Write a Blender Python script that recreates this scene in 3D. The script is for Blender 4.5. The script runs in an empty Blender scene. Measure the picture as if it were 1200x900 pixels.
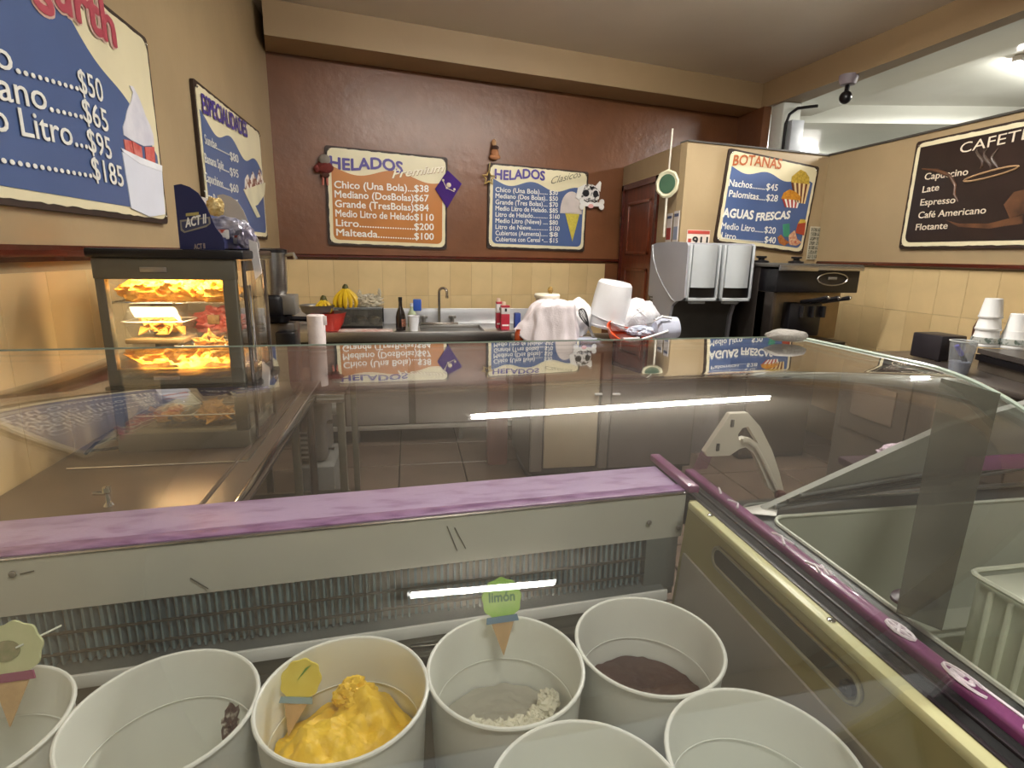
import bpy, bmesh, math, random
from mathutils import Vector, Matrix, noise
random.seed(7)
sc = bpy.context.scene
COL = sc.collection
rad = math.radians
V3 = Vector

# ------------------------------------------------------------------ camera
F_PX, YAW, PITCH, ROLL, EYE = 652.6, rad(10.52), rad(13.07), rad(-1.08), 1.48
def basis():
    cy, sy, cp, sp = math.cos(YAW), math.sin(YAW), math.cos(PITCH), math.sin(PITCH)
    f = V3((sy*cp, cy*cp, -sp)); r = V3((cy, -sy, 0)); d = f.cross(r)
    c, s = math.cos(ROLL), math.sin(ROLL)
    return r*c+d*s, -r*s+d*c, f
RX, DN, FW = basis()
EYEV = V3((0, 0, EYE))
cam = bpy.data.cameras.new('camera'); camo = bpy.data.objects.new('camera', cam); COL.objects.link(camo)
cam.sensor_width = 36; cam.lens = F_PX/1200*36; cam.clip_start = .02; cam.clip_end = 100
m = Matrix((RX, -DN, -FW)).transposed().to_4x4(); m.translation = EYEV
camo.matrix_world = m
sc.camera = camo
def ray(px, py): return RX*((px-600)/F_PX)+DN*((py-450)/F_PX)+FW
def hitp(px, py, n, d):
    r = ray(px, py); n = V3(n); return EYEV+r*((d-n.dot(EYEV))/n.dot(r))
def atx(px, py, x): return hitp(px, py, (1, 0, 0), x)
def aty(px, py, y): return hitp(px, py, (0, 1, 0), y)
def atz(px, py, z): return hitp(px, py, (0, 0, 1), z)

# ------------------------------------------------------------------ world, view, lamps
w = bpy.data.worlds.new('world'); sc.world = w; w.use_nodes = True
w.node_tree.nodes['Background'].inputs[0].default_value = (1, .97, .9, 1)
w.node_tree.nodes['Background'].inputs[1].default_value = .3
sc.view_settings.view_transform = 'Standard'; sc.view_settings.look = 'None'
sc.view_settings.exposure = 0.3; sc.view_settings.gamma = 1; sc.view_settings.use_curve_mapping = False
def area(name, c, ang, lx, ly, power, col=(1, .97, .91), direction=(0, 0, -1)):
    l = bpy.data.lights.new(name, 'AREA'); l.shape = 'RECTANGLE'; l.size = lx; l.size_y = ly; l.energy = power; l.color = col
    o = bpy.data.objects.new(name, l); COL.objects.link(o)
    q = V3(direction).to_track_quat('-Z', 'Y').to_matrix().to_4x4()
    o.matrix_world = Matrix.Translation(c) @ Matrix.Rotation(ang, 4, 'Z') @ q
    return o
# tubes over the staff aisle, over the counter, in the next room
LAMPS = [((1.47, 2.71, 3.06), rad(9.8), 2.2, 34, 'pair'), ((.46, -.35, 3.06), rad(-1.8), .7, 20, 'short'),
         ((5.15, 4.1, 2.98), rad(17), 1.15, 170, 'single'), ((5.6, 8.0, 2.98), rad(12), 1.2, 170, 'single'),
         ]
for (c, a, L, p, k) in LAMPS:
    area('tube_light', V3(c)-V3((0, 0, .035)), a, L, .06, p)

# ------------------------------------------------------------------ materials
def lin(h):
    h = h.lstrip('#'); o = []
    for i in (0, 2, 4):
        c = int(h[i:i+2], 16)/255; o.append(c/12.92 if c <= .04045 else ((c+.055)/1.055)**2.4)
    return (*o, 1)
MATS = {}
def mat(name, col, rough=.5, metal=0, var=.12, scale=8, bump=0, bscale=60, col2=None, trans=0, emit=0, coat=0, stretch=None, sss=0, alpha=1, thresh=None):
    if name in MATS: return MATS[name]
    m = bpy.data.materials.new(name); m.use_nodes = True; nt = m.node_tree; N = nt.nodes; L = nt.links
    b = N['Principled BSDF']; c = lin(col)
    tc = N.new('ShaderNodeTexCoord'); src = tc.outputs['Object']
    if stretch:
        mp = N.new('ShaderNodeMapping'); mp.inputs['Scale'].default_value = stretch; L.new(src, mp.inputs[0]); src = mp.outputs[0]
    nz = N.new('ShaderNodeTexNoise'); nz.inputs['Scale'].default_value = scale; nz.inputs['Detail'].default_value = 5
    L.new(src, nz.inputs['Vector'])
    rp = N.new('ShaderNodeValToRGB'); L.new(nz.outputs[0], rp.inputs[0])
    e = rp.color_ramp.elements
    lo, hi = thresh or (.3, .7)
    e[0].position = lo; e[1].position = hi
    if col2: e[0].color = c; e[1].color = lin(col2)
    else:
        e[0].color = tuple(x*(1-var) for x in c[:3])+(1,); e[1].color = tuple(min(1, x*(1+var)) for x in c[:3])+(1,)
    L.new(rp.outputs[0], b.inputs['Base Color'])
    b.inputs['Roughness'].default_value = rough; b.inputs['Metallic'].default_value = metal
    b.inputs['Transmission Weight'].default_value = trans
    b.inputs['Coat Weight'].default_value = coat
    b.inputs['Alpha'].default_value = alpha
    if sss: b.inputs['Subsurface Weight'].default_value = sss; b.inputs['Subsurface Radius'].default_value = (.02, .02, .02)
    if emit: L.new(rp.outputs[0], b.inputs['Emission Color']); b.inputs['Emission Strength'].default_value = emit
    if bump:
        n2 = N.new('ShaderNodeTexNoise'); n2.inputs['Scale'].default_value = bscale; n2.inputs['Detail'].default_value = 4; L.new(src, n2.inputs['Vector'])
        bp = N.new('ShaderNodeBump'); bp.inputs['Strength'].default_value = bump; bp.inputs['Distance'].default_value = .01
        L.new(n2.outputs[0], bp.inputs['Height']); L.new(bp.outputs[0], b.inputs['Normal'])
    MATS[name] = m; return m
def glass(name, tint=(1, 1, 1), rough=.0, film=0, film_col=(.6, .6, .6), f0=.04, gain=1.0):
    """thin clear sheet: see-through, mirror-like towards grazing angles, optional patchy diffuse film"""
    if name in MATS: return MATS[name]
    m = bpy.data.materials.new(name); m.use_nodes = True; nt = m.node_tree; N = nt.nodes; L = nt.links
    N.remove(N['Principled BSDF']); out = N['Material Output']
    tr = N.new('ShaderNodeBsdfTransparent'); tr.inputs[0].default_value = (*tint, 1)
    gl = N.new('ShaderNodeBsdfGlossy'); gl.inputs['Roughness'].default_value = rough; gl.inputs[0].default_value = (1, 1, 1, 1)
    lw = N.new('ShaderNodeLayerWeight'); lw.inputs[0].default_value = .5
    pw = N.new('ShaderNodeMath'); pw.operation = 'POWER'; pw.inputs[1].default_value = 5; L.new(lw.outputs['Facing'], pw.inputs[0])
    ma = N.new('ShaderNodeMath'); ma.operation = 'MULTIPLY_ADD'; ma.inputs[1].default_value = (1-f0)*gain; ma.inputs[2].default_value = f0; L.new(pw.outputs[0], ma.inputs[0])
    mx = N.new('ShaderNodeMixShader'); L.new(ma.outputs[0], mx.inputs[0])
    base = tr.outputs[0]
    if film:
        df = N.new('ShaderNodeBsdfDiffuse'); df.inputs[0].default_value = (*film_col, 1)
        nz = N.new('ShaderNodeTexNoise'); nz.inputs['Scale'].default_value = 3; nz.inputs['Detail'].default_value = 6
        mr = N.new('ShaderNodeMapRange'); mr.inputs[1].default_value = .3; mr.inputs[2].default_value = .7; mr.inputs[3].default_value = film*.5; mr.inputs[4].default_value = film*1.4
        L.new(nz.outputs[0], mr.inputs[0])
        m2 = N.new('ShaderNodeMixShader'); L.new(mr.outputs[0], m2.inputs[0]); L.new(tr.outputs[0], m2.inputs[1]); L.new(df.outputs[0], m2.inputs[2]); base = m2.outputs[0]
    L.new(base, mx.inputs[1]); L.new(gl.outputs[0], mx.inputs[2]); L.new(mx.outputs[0], out.inputs[0])
    MATS[name] = m; return m

M_tan = mat('tan_wall_paint', '#a5906e', .45, var=.07, scale=2.5, bump=.12, bscale=25)
M_brown = mat('brown_wall_paint', '#70472c', .34, var=.16, scale=3, bump=.35, bscale=14)
M_beam = mat('beam_paint', '#a08765', .5, var=.05, scale=2, bump=.1, bscale=20)
M_ceil = mat('ceiling_paint', '#d6ccbc', .5, var=.05, scale=1.2, bump=.1, bscale=6)
M_white = mat('white_room_paint', '#d8dbd2', .25, var=.05, scale=1.3, bump=.25, bscale=2.5)
M_tile = mat('yellow_wall_tile', '#d2b888', .3, var=.07, scale=5)
M_tile2 = mat('yellow_wall_tile_light', '#d5bb8b', .3, var=.07, scale=5)
M_tile3 = mat('yellow_wall_tile_dark', '#ceb383', .3, var=.07, scale=5)
M_grout = mat('grout', '#b39a6c', .8, var=.1)
M_ftile = mat('floor_tile', '#5e4f43', .35, var=.25, scale=4)
M_ftile2 = mat('floor_tile_dark', '#53453b', .35, var=.25, scale=4)
M_fgrout = mat('floor_grout', '#2f2720', .9)
M_wood = mat('dark_red_wood', '#4e1d12', .25, var=.3, scale=6, coat=.4, stretch=(1, 1, 8))
M_door = mat('door_wood', '#6a2f16', .35, var=.3, scale=5, stretch=(6, 6, 1), coat=.2)
M_steel = mat('brushed_steel', '#b4b2b0', .3, 1, var=.1, scale=30, stretch=(1, 1, 12))
M_steelp = mat('grey_sheet_metal', '#8d8983', .38, .6, var=.08, scale=6)
M_chrome = mat('chrome', '#dcdcdc', .08, 1, var=.03)
M_darks = mat('dark_stainless', '#5d5550', .3, .85, var=.12, scale=10)
M_black = mat('black_plastic', '#151316', .3, var=.2)
M_rubber = mat('black_rubber', '#070707', .8, var=.2)
M_wplast = mat('white_plastic', '#e8e8ea', .3, var=.03, sss=.2)
M_gplast = mat('grey_plastic', '#9a9aa0', .38, var=.05, scale=4)
M_gplast2 = mat('light_grey_bin_plastic', '#b4b8ba', .3, var=.06, scale=5)
M_dgrey = mat('dark_grey_plastic', '#4b4843', .4, var=.1)
M_olive = mat('olive_grey_enamel', '#6b675a', .35, var=.08, metal=.2)

# ------------------------------------------------------------------ mesh builder
class MB:
    def __init__(s): s.bm = bmesh.new()
    def _add(s, vs, fs, M=None):
        b = [s.bm.verts.new(M @ V3(v) if M else V3(v)) for v in vs]
        for f in fs:
            try: s.bm.faces.new([b[i] for i in f])
            except ValueError: pass
        return b
    def box(s, x0, x1, y0, y1, z0, z1, bev=0, M=None, seg=2):
        t = bmesh.new()
        v = [t.verts.new((x, y, z)) for x in (x0, x1) for y in (y0, y1) for z in (z0, z1)]
        for f in ((0, 1, 3, 2), (4, 6, 7, 5), (0, 4, 5, 1), (2, 3, 7, 6), (0, 2, 6, 4), (1, 5, 7, 3)): t.faces.new([v[i] for i in f])
        if bev: bmesh.ops.bevel(t, geom=t.edges[:], offset=bev, segments=seg, affect='EDGES', profile=.5)
        s.merge(t, M); return s
    def merge(s, t, M=None):
        t.verts.index_update(); mp = [s.bm.verts.new(M @ v.co if M else v.co) for v in t.verts]
        for f in t.faces:
            try: s.bm.faces.new([mp[v.index] for v in f.verts])
            except ValueError: pass
        t.free()
    def prism(s, pts, O, U, W, N, d0, d1):
        """outline pts (u,v) in the frame O,U,W extruded from d0 to d1 along N"""
        n = len(pts)
        P = [O+U*u+W*v for u, v in pts]
        vs = [p+N*d0 for p in P]+[p+N*d1 for p in P]
        s._add(vs, [tuple(range(n))[::-1], tuple(range(n, 2*n))]+[(i, (i+1) % n, n+(i+1) % n, n+i) for i in range(n)]); return s
    def lathe(s, prof, c=(0, 0, 0), seg=32, M=None, a0=0, a1=2*math.pi, sx=1, sy=1, wob=None):
        full = abs(a1-a0-2*math.pi) < 1e-6; k = seg if full else seg+1
        vs = []; fs = []
        for r, z in prof:
            for i in range(k):
                a = a0+(a1-a0)*i/seg; rr = r*(1+(wob(a, z) if wob else 0)); vs.append((c[0]+rr*math.cos(a)*sx, c[1]+rr*math.sin(a)*sy, c[2]+z))
        for j in range(len(prof)-1):
            for i in range(seg):
                i2 = (i+1) % k; fs.append((j*k+i, j*k+i2, (j+1)*k+i2, (j+1)*k+i))
        b = s._add(vs, fs, M)
        for j in (0, len(prof)-1):
            if full and prof[j][0] > 1e-5:
                if (prof[0] != prof[-1]):
                    try: s.bm.faces.new(b[j*k:(j+1)*k])
                    except ValueError: pass
        return s
    def shell(s, prof, c=(0, 0, 0), t=.003, seg=40, M=None, **kw):
        """open pot: outer profile bottom->rim, then back down the inside"""
        inner = [(max(r-t, .0005), z+(t if i == 0 else 0)) for i, (r, z) in enumerate(prof)][::-1]
        s.lathe([(0.0001, prof[0][1])]+prof+inner+[(0.0001, prof[0][1]+t)], c, seg, M, **kw); return s
    def tube(s, pts, r, seg=8, M=None, closed=False):
        pts = [V3(p) for p in pts]; n = len(pts); vs = []; fs = []; up = None
        for i, p in enumerate(pts):
            a = pts[(i-1) % n] if (closed or i > 0) else p; b = pts[(i+1) % n] if (closed or i < n-1) else p
            d = (b-a).normalized()
            if up is None: up = d.orthogonal().normalized()
            up = (up-d*up.dot(d)); up = up.normalized() if up.length > 1e-6 else d.orthogonal().normalized()
            q = d.cross(up); rr = r[i] if isinstance(r, (list, tuple)) else r
            for k in range(seg):
                t = 2*math.pi*k/seg; vs.append(p+up*math.cos(t)*rr+q*math.sin(t)*rr)
        for i in range(n if closed else n-1):
            for k in range(seg):
                k2 = (k+1) % seg; j = (i+1) % n; fs.append((i*seg+k, i*seg+k2, j*seg+k2, j*seg+k))
        if not closed: fs += [tuple(range(seg))[::-1], tuple(range((n-1)*seg, n*seg))]
        s._add(vs, fs, M); return s
    def ball(s, c, r, seg=16, amp=0, fr=20, M=None, zmin=None):
        t = bmesh.new(); bmesh.ops.create_icosphere(t, subdivisions=3 if seg < 24 else 4, radius=1)
        r = V3(r) if not isinstance(r, (int, float)) else V3((r, r, r)); c = V3(c)
        for v in t.verts:
            k = 1+amp*noise.noise((v.co+c*7)*fr*.1)+amp*.5*noise.noise((v.co+c*7)*fr*.3)
            v.co = V3((v.co.x*r.x*k, v.co.y*r.y*k, v.co.z*r.z*k))+c
            if zmin is not None: v.co.z = max(v.co.z, zmin)
        s.merge(t, M); return s
ROOT = {}
def link(name, me, parent=None, **kw):
    o = bpy.data.objects.new(name, me); COL.objects.link(o)
    if parent is not None:
        o.parent = parent; ROOT[o] = ROOT.get(parent, Matrix.Identity(4))
    for k, v in kw.items(): o[k] = v
    return o
def part(name, mb, material, parent=None, smooth=True, **kw):
    """coordinates are world coordinates; they are brought into the frame of the thing"""
    me = bpy.data.meshes.new(name); bm = mb.bm
    bmesh.ops.recalc_face_normals(bm, faces=bm.faces[:])
    if parent is not None and parent in ROOT: bm.transform(ROOT[parent].inverted())
    if smooth:
        for f in bm.faces: f.smooth = True
        for e in bm.edges:
            if len(e.link_faces) == 2 and e.calc_face_angle(0) > .55: e.smooth = False
    bm.to_mesh(me); bm.free()
    for m_ in (material if isinstance(material, list) else [material]): me.materials.append(m_)
    return link(name, me, parent, **kw)
def thing(name, label, cat, loc=(0, 0, 0), rz=0, group=None, **kw):
    o = bpy.data.objects.new(name, None); COL.objects.link(o); o.empty_display_size = .05
    o.location = loc; o.rotation_euler = (0, 0, rz); o['label'] = label; o['category'] = cat
    if group: o['group'] = group
    ROOT[o] = Matrix.Translation(loc) @ Matrix.Rotation(rz, 4, 'Z')
    for k, v in kw.items(): o[k] = v
    return o
def single(name, mb, material, label, cat, group=None, base=None, smooth=True):
    """a thing that is one mesh; origin moved to the base"""
    if base is None:
        xs = [v.co for v in mb.bm.verts]; base = V3((sum(v.x for v in xs)/len(xs), sum(v.y for v in xs)/len(xs), min(v.z for v in xs)))
    mb.bm.transform(Matrix.Translation(-V3(base)))
    o = part(name, mb, material, None, smooth); o.location = base; o['label'] = label; o['category'] = cat
    if group: o['group'] = group
    ROOT[o] = Matrix.Translation(base)
    return o
def struct(name, mb, material, parent=None, smooth=False):
    o = part(name, mb, material, parent, smooth); o['kind'] = 'structure'; return o

# ------------------------------------------------------------------ setting
AB = rad(11.64); UB = V3((math.cos(AB), math.sin(AB), 0)); NB = V3((-math.sin(AB), math.cos(AB), 0))
DB = NB.dot(V3(aty(450, 230, 5.0)))
def bw(px, py, off=0): return hitp(px, py, NB, DB-off)
LX = -1.007; CB = V3((LX, (DB+NB.x*-LX)/NB.y, 0)); CB.y = (DB-NB.x*LX)/NB.y
PX = 2.079                     # wall with the wooden door
RWX = 3.473                    # right half-height wall
def bpt(s, z, off=0): return CB+UB*s+V3((0, 0, z))-NB*off
ZUP = V3((0, 0, 1))
DADO = 1.44
S_END = 4.52                   # run of the back wall from the left corner to the post
# floor and its tiles
b = MB(); b.box(-1.02, 9, -3.2, 10, -.06, -.012); floor = struct('floor', b, M_fgrout)
fm = []
for k, mm in enumerate((M_ftile, M_ftile2)):
    t = MB(); t.box(-.22, .22, -.22, .22, -.012, 0, .003, seg=1); me = bpy.data.meshes.new('tile'); t.bm.to_mesh(me); t.bm.free(); me.materials.append(mm); fm.append(me)
for i in range(10):
    for j in range(12):
        x = -.77+i*.45; y = 1.35+j*.45
        if (V3((x, y, 0))-CB).dot(NB) > .1: continue
        o = link('tile', fm[(i*7+j*3) % 5 == 0], floor); o.location = (x, y, 0)
# left wall
b = MB(); b.box(LX-.1, LX, -3, 5.1, 0, 3.2); wl = struct('wall_left', b, M_tan)
tl = []
for k, mm in enumerate((M_tile, M_tile2, M_tile3)):
    t = MB(); t.box(-.0993, .0993, 0, .0045, -.1493, .1493, .001, seg=1); me = bpy.data.meshes.new('tile'); t.bm.to_mesh(me); t.bm.free(); me.materials.append(mm); tl.append(me)
def tiles(parent, O, U, N, n, rows, top):
    """wall tiles 0.2 x 0.3 m, joints recessed, from the dado downwards"""
    R_ = Matrix((U, N, ZUP)).transposed().to_4x4()
    for r in range(rows):
        for i in range(n):
            c = O+U*(.1+.2*i)+ZUP*(top-.15-.3*r)
            o = link('tile', random.choice(tl), parent); o.matrix_world = Matrix.Translation(c) @ R_
tiles(wl, V3((LX, 1.2, 0)), V3((0, 1, 0)), V3((1, 0, 0)), 18, 4, DADO-.03)
# back wall
b = MB(); P = [(0, 0), (S_END, 0), (S_END, 3.2), (0, 3.2)]; b.prism(P, CB, UB, ZUP, NB, 0, .1); wb = struct('wall_back', b, M_brown)
S_P = (PX-LX)/UB.x
tiles(wb, CB, UB, -NB, 15, 4, DADO-.03)
# dark wooden dado rails
def rail(name, O, U, N, L, z, h=.032, d=.03):
    b = MB(); pr = [(0, 0), (d*.6, 0), (d, h*.3), (d, h*.7), (d*.6, h), (0, h)]
    b.prism([(u, v) for u, v in pr], O+ZUP*(z-h/2), N, ZUP, U, 0, L); return struct(name, b, M_wood)
rail('trim_1', CB, UB, -NB, S_P, DADO)
rail('trim_2', V3((LX, 1.0, 0)), V3((0, 1, 0)), V3((1, 0, 0)), CB.y-1.03, DADO+.02, .045)
rail('trim_3', V3((RWX, 1.2, 0)), V3((0, 1, 0)), V3((-1, 0, 0)), 3.15, DADO+.02)
# wall with the door (half height), wall with the snack board, right wall
DY0, DY1, DZ = 4.6, 5.42, 2.15
yb = (DB-NB.x*PX)/NB.y
AN = rad(9.5); UN = V3((math.cos(AN), math.sin(AN), 0)); NN = V3((-math.sin(AN), math.cos(AN), 0)); FC = V3((PX, 4.171, 0)); TOPZ = 2.33
b = MB(); b.box(PX, PX+.08, 4.2, DY0, 0, TOPZ); b.box(PX, PX+.08, DY0, DY1, DZ, TOPZ); b.box(PX, PX+.08, DY1, yb-.005, 0, TOPZ)
struct('wall_door_side', b, M_tan)
b = MB(); LN = (RWX-PX)/UN.x; b.prism([(0, 0), (LN, 0), (LN, TOPZ), (0, TOPZ)], FC, UN, ZUP, NN, 0, .08)
wn = struct('wall_right_back', b, M_tan)
b = MB(); b.box(RWX, RWX+.09, 1.0, 4.5, 0, TOPZ); wr = struct('wall_right', b, M_tan)
tiles(wr, V3((RWX, 1.2, 0)), V3((0, 1, 0)), V3((-1, 0, 0)), 15, 4, DADO)
b = MB(); b.box(RWX-.012, RWX+.1, 1.0, 4.42, TOPZ, TOPZ+.015, .003)
b.prism([(0, TOPZ), (LN, TOPZ), (LN, TOPZ+.012), (0, TOPZ+.012)], FC, UN, ZUP, NN, -.01, .09); struct('trim_4', b, M_dgrey)
# door
b = MB(); b.box(PX-.02, PX+.06, DY0, DY0+.05, 0, DZ); b.box(PX-.02, PX+.06, DY1-.03, DY1, 0, DZ); b.box(PX-.02, PX+.06, DY0, DY1, DZ-.05, DZ)
door = struct('door_1', b, M_wood)
b = MB(); b.box(PX+.005, PX+.04, DY0+.05, DY1-.03, .01, DZ-.05); part('door_leaf', b, M_door, door)
for z0, z1 in ((1.5, 1.98), (.95, 1.38), (.2, .85)):
    b = MB()
    y0, y1 = DY0+.16, DY1-.14
    for q in ((y0, y1, z0, z0+.03), (y0, y1, z1-.03, z1), (y0, y0+.03, z0, z1), (y1-.03, y1, z0, z1)): b.box(PX-.008, PX+.01, *q, .004)
    part('panel_moulding', b, M_door, door)
b = MB(); b.box(PX-.03, PX-.015, DY1-.03, DY1-.018, 1.78, 1.86); part('hinge', b, M_chrome, door)
# ceilings and beams
b = MB(); b.box(LX, 3.66, -3, 6.2, 3.14, 3.24); struct('ceiling', b, M_ceil)
b = MB(); b.prism([(0, 2.915), (S_END, 2.915), (S_END, 3.139), (0, 3.139)], CB-NB*.35, UB, ZUP, NB, 0, .348); struct('beam', b, M_beam)
b = MB(); b.prism([(3.40, 5.75), (3.52, 3.9), (3.58, 1.5), (3.58, -3), (3.66, -3), (3.66, 5.75)], V3((0, 0, 2.915)), V3((1, 0, 0)), V3((0, 1, 0)), ZUP, 0, .224); struct('beam', b, M_beam)
b = MB(); b.box(3.665, 4.1, -3, 10, 2.925, 3.14); struct('beam', b, M_white)
b = MB(); b.box(4.1, 9, -3, 10, 3.03, 3.14); struct('ceiling_next_room', b, M_white)
b = MB(); b.prism([(0, 0), (5.2, 0), (5.2, .3), (0, .3)], V3((3.9, 5.6, 2.86)), V3((.97, -.22, 0)), V3((.22, .97, 0)), ZUP, 0, .18); struct('beam', b, M_white)
b = MB(); b.box(9, 9.1, -3, 10, 0, 3.2); b.box(3.6, 9, 10, 10.1, 0, 3.2); struct('wall_next_room', b, M_white)
b = MB(); b.box(LX-.1, -.2, -3.1, -3, 0, 3.2); b.box(4.6, 9, -3.1, -3, 0, 3.2); b.box(-.2, 4.6, -3.1, -3, 2.5, 3.2); struct('wall_front', b, M_tan)
# return wall and painted post where the beams meet
e = bpt(S_END, 0)
b = MB(); b.box(e.x-.02, e.x+.06, 5.3, e.y, 0, 2.914); struct('wall_return', b, M_brown)
p = aty(898, 150, 5.2)
post = thing('column', 'bluish white painted column with a looped black cable, above the snack price board', 'column', (3.56, 5.2, 0))
b = MB(); b.box(3.47, 3.66, 5.1, 5.28, 0, 2.914, .012); part('shaft', b, M_white, post)
b = MB(); b.tube([(3.5, 5.08, 2.35), (3.5, 5.08, 2.72), (3.52, 5.07, 2.80), (3.58, 5.05, 2.85), (3.66, 5.03, 2.86), (3.75, 5.0, 2.87)], .014); part('cable', b, M_black, post)
b = MB(); b.box(3.53, 3.66, 5.03, 5.1, 2.42, 2.75, .01); part('junction_box', b, mat('pale_grey_metal', '#aeb2b6', .4), post)

# ------------------------------------------------------------------ lamps
M_diff = mat('lit_diffuser', '#fffaf2', .5, emit=140, var=.01)
for i, (c, a, L, p, k) in enumerate(LAMPS):
    lab = {0: 'long twin tube ceiling lamp over the staff aisle', 1: 'short tube ceiling lamp above the customer side of the counter', 2: 'tube ceiling lamp in the next room near the coffee board',
           3: 'far tube ceiling lamp in the next room beyond the snack board', 4: 'tube ceiling lamp near the shop entrance'}[i]
    t = thing('tube_lamp', lab, 'lamp', c, a)
    M_ = Matrix.Translation(c) @ Matrix.Rotation(a, 4, 'Z'); top = (3.14 if i in (0, 1, 4) else 3.03)-c[2]
    b = MB(); b.box(-L/2-.02, L/2+.02, -.03, .03, .005, top-.002, .006, M=M_); part('housing', b, M_wplast, t)
    for s in ((-.018, .018) if k == 'pair' else (0,)):
        b = MB(); b.tube([M_ @ V3((-L/2, s, -.012)), M_ @ V3((L/2, s, -.012))], .010, 12); part('tube', b, M_diff, t)
# security camera under the beam
p = atz(995, 88, 2.925)
t = thing('security_camera', 'small dark security camera hanging under the white beam', 'camera', p)
b = MB(); b.lathe([(.0, 0), (.07, 0), (.07, -.03), (.055, -.07), (0, -.075)], p, 20); part('mount', b, mat('dusty_mauve_plastic', '#8d8288', .5), t)
b = MB(); b.tube([p+V3((0, 0, -.07)), p+V3((-.01, -.01, -.13))], .018); b.ball(p+V3((-.02, -.02, -.17)), (.045, .05, .05)); part('head', b, M_black, t)

# ------------------------------------------------------------------ text helper
M_wtext = mat('white_print', '#f1efe6', .4, var=.02)
def text_mesh(s, bold=.012, shear=0):
    """flat letters; weight is added by a few slightly shifted copies of the outline"""
    cu = bpy.data.curves.new('t', 'FONT'); cu.body = s; cu.size = 1; cu.offset = min(bold, 0); cu.shear = shear; cu.resolution_u = 3
    o = bpy.data.objects.new('t', cu); COL.objects.link(o)
    dg = bpy.context.evaluated_depsgraph_get(); me = bpy.data.meshes.new_from_object(o.evaluated_get(dg))
    bpy.data.objects.remove(o); bpy.data.curves.remove(cu)
    if bold > .004:
        bm_ = bmesh.new(); bm_.from_mesh(me); g_ = bm_.verts[:]+bm_.edges[:]+bm_.faces[:]
        for i_, (dx_, dy_) in enumerate(((1, 0), (-1, 0), (0, 1), (0, -1), (.7, .7), (-.7, .7), (.7, -.7), (-.7, -.7))):
            r_ = bmesh.ops.duplicate(bm_, geom=g_)['geom']
            for v in r_:
                if isinstance(v, bmesh.types.BMVert): v.co.x += dx_*bold; v.co.y += dy_*bold; v.co.z += (i_+1)*.0002
        bm_.to_mesh(me); bm_.free()
    return me
class Plane:
    """flat board: origin O bottom left, U to the right, W up, N towards the room"""
    def __init__(s, O, U, W, N): s.O, s.U, s.W, s.N = V3(O), V3(U).normalized(), V3(W).normalized(), V3(N).normalized()
    def uv(s, px, py):
        q = hitp(px, py, s.N, s.N.dot(s.O))-s.O; return q.dot(s.U), q.dot(s.W)
    def pt(s, u, v, d=0): return s.O+s.U*u+s.W*v+s.N*d
def lettering(pl, string, a, c, h, material, parent, d=.012, bold=.012, wave=None, name='lettering', shear=0, px=True):
    """baseline from a to c (photo pixels or board metres), capital height h in metres"""
    ua = pl.uv(*a) if px else a; uc = pl.uv(*c) if px else c
    me = text_mesh(string, bold, shear); xs = [v.co.x for v in me.vertices]; x0, x1 = min(xs), max(xs)
    dx, dy = uc[0]-ua[0], uc[1]-ua[1]; inv = ROOT[parent].inverted()
    for v in me.vertices:
        t = (v.co.x-x0)/(x1-x0); y = v.co.y/.69*h
        wv = wave(t)*h if wave else 0
        v.co = inv @ pl.pt(ua[0]+dx*t, ua[1]+dy*t+y+wv, d+v.co.z)
    me.materials.clear(); me.materials.append(material)
    return link(name, me, parent)
def patch(pl, pts, material, parent, name, d0=.008, d1=.0105, px=True):
    b = MB(); q = [pl.uv(*p) if px else p for p in pts]; b.prism(q, pl.O, pl.U, pl.W, pl.N, d0, d1); return part(name, b, material, parent, smooth=False)
def rrect(u0, v0, u1, v1, r, n=5, jag=0):
    o = []
    for cx, cy, a in ((u1-r, v1-r, 0), (u0+r, v1-r, 90), (u0+r, v0+r, 180), (u1-r, v0+r, 270)):
        for i in range(n+1):
            t = rad(a+90*i/n); o.append((cx+r*math.cos(t), cy+r*math.sin(t)))
    if jag:
        q = []
        for i, p in enumerate(o):
            p2 = o[(i+1) % len(o)]; L = math.hypot(p2[0]-p[0], p2[1]-p[1]); q.append(p)
            k = int(L/.03)
            for j in range(1, k): q.append((p[0]+(p2[0]-p[0])*j/k+random.uniform(-jag, jag), p[1]+(p2[1]-p[1])*j/k+random.uniform(-jag, jag)))
        o = q
    return o
M_fdark = mat('rusty_dark_edge', '#2e1d12', .6, var=.3, scale=20)
M_cream = mat('cream_enamel', '#e6dcb8', .35, var=.04, scale=6)
M_blue = mat('blue_enamel', '#4a5f8c', .38, var=.06, scale=4)
M_orange = mat('ochre_enamel', '#b9732c', .38, var=.06, scale=4)
M_violet = mat('violet_print', '#4a3a8c', .4, var=.05)
M_red = mat('berry_print', '#b24a58', .4, var=.05)
M_orng = mat('rust_print', '#b5602c', .4, var=.05)
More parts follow.
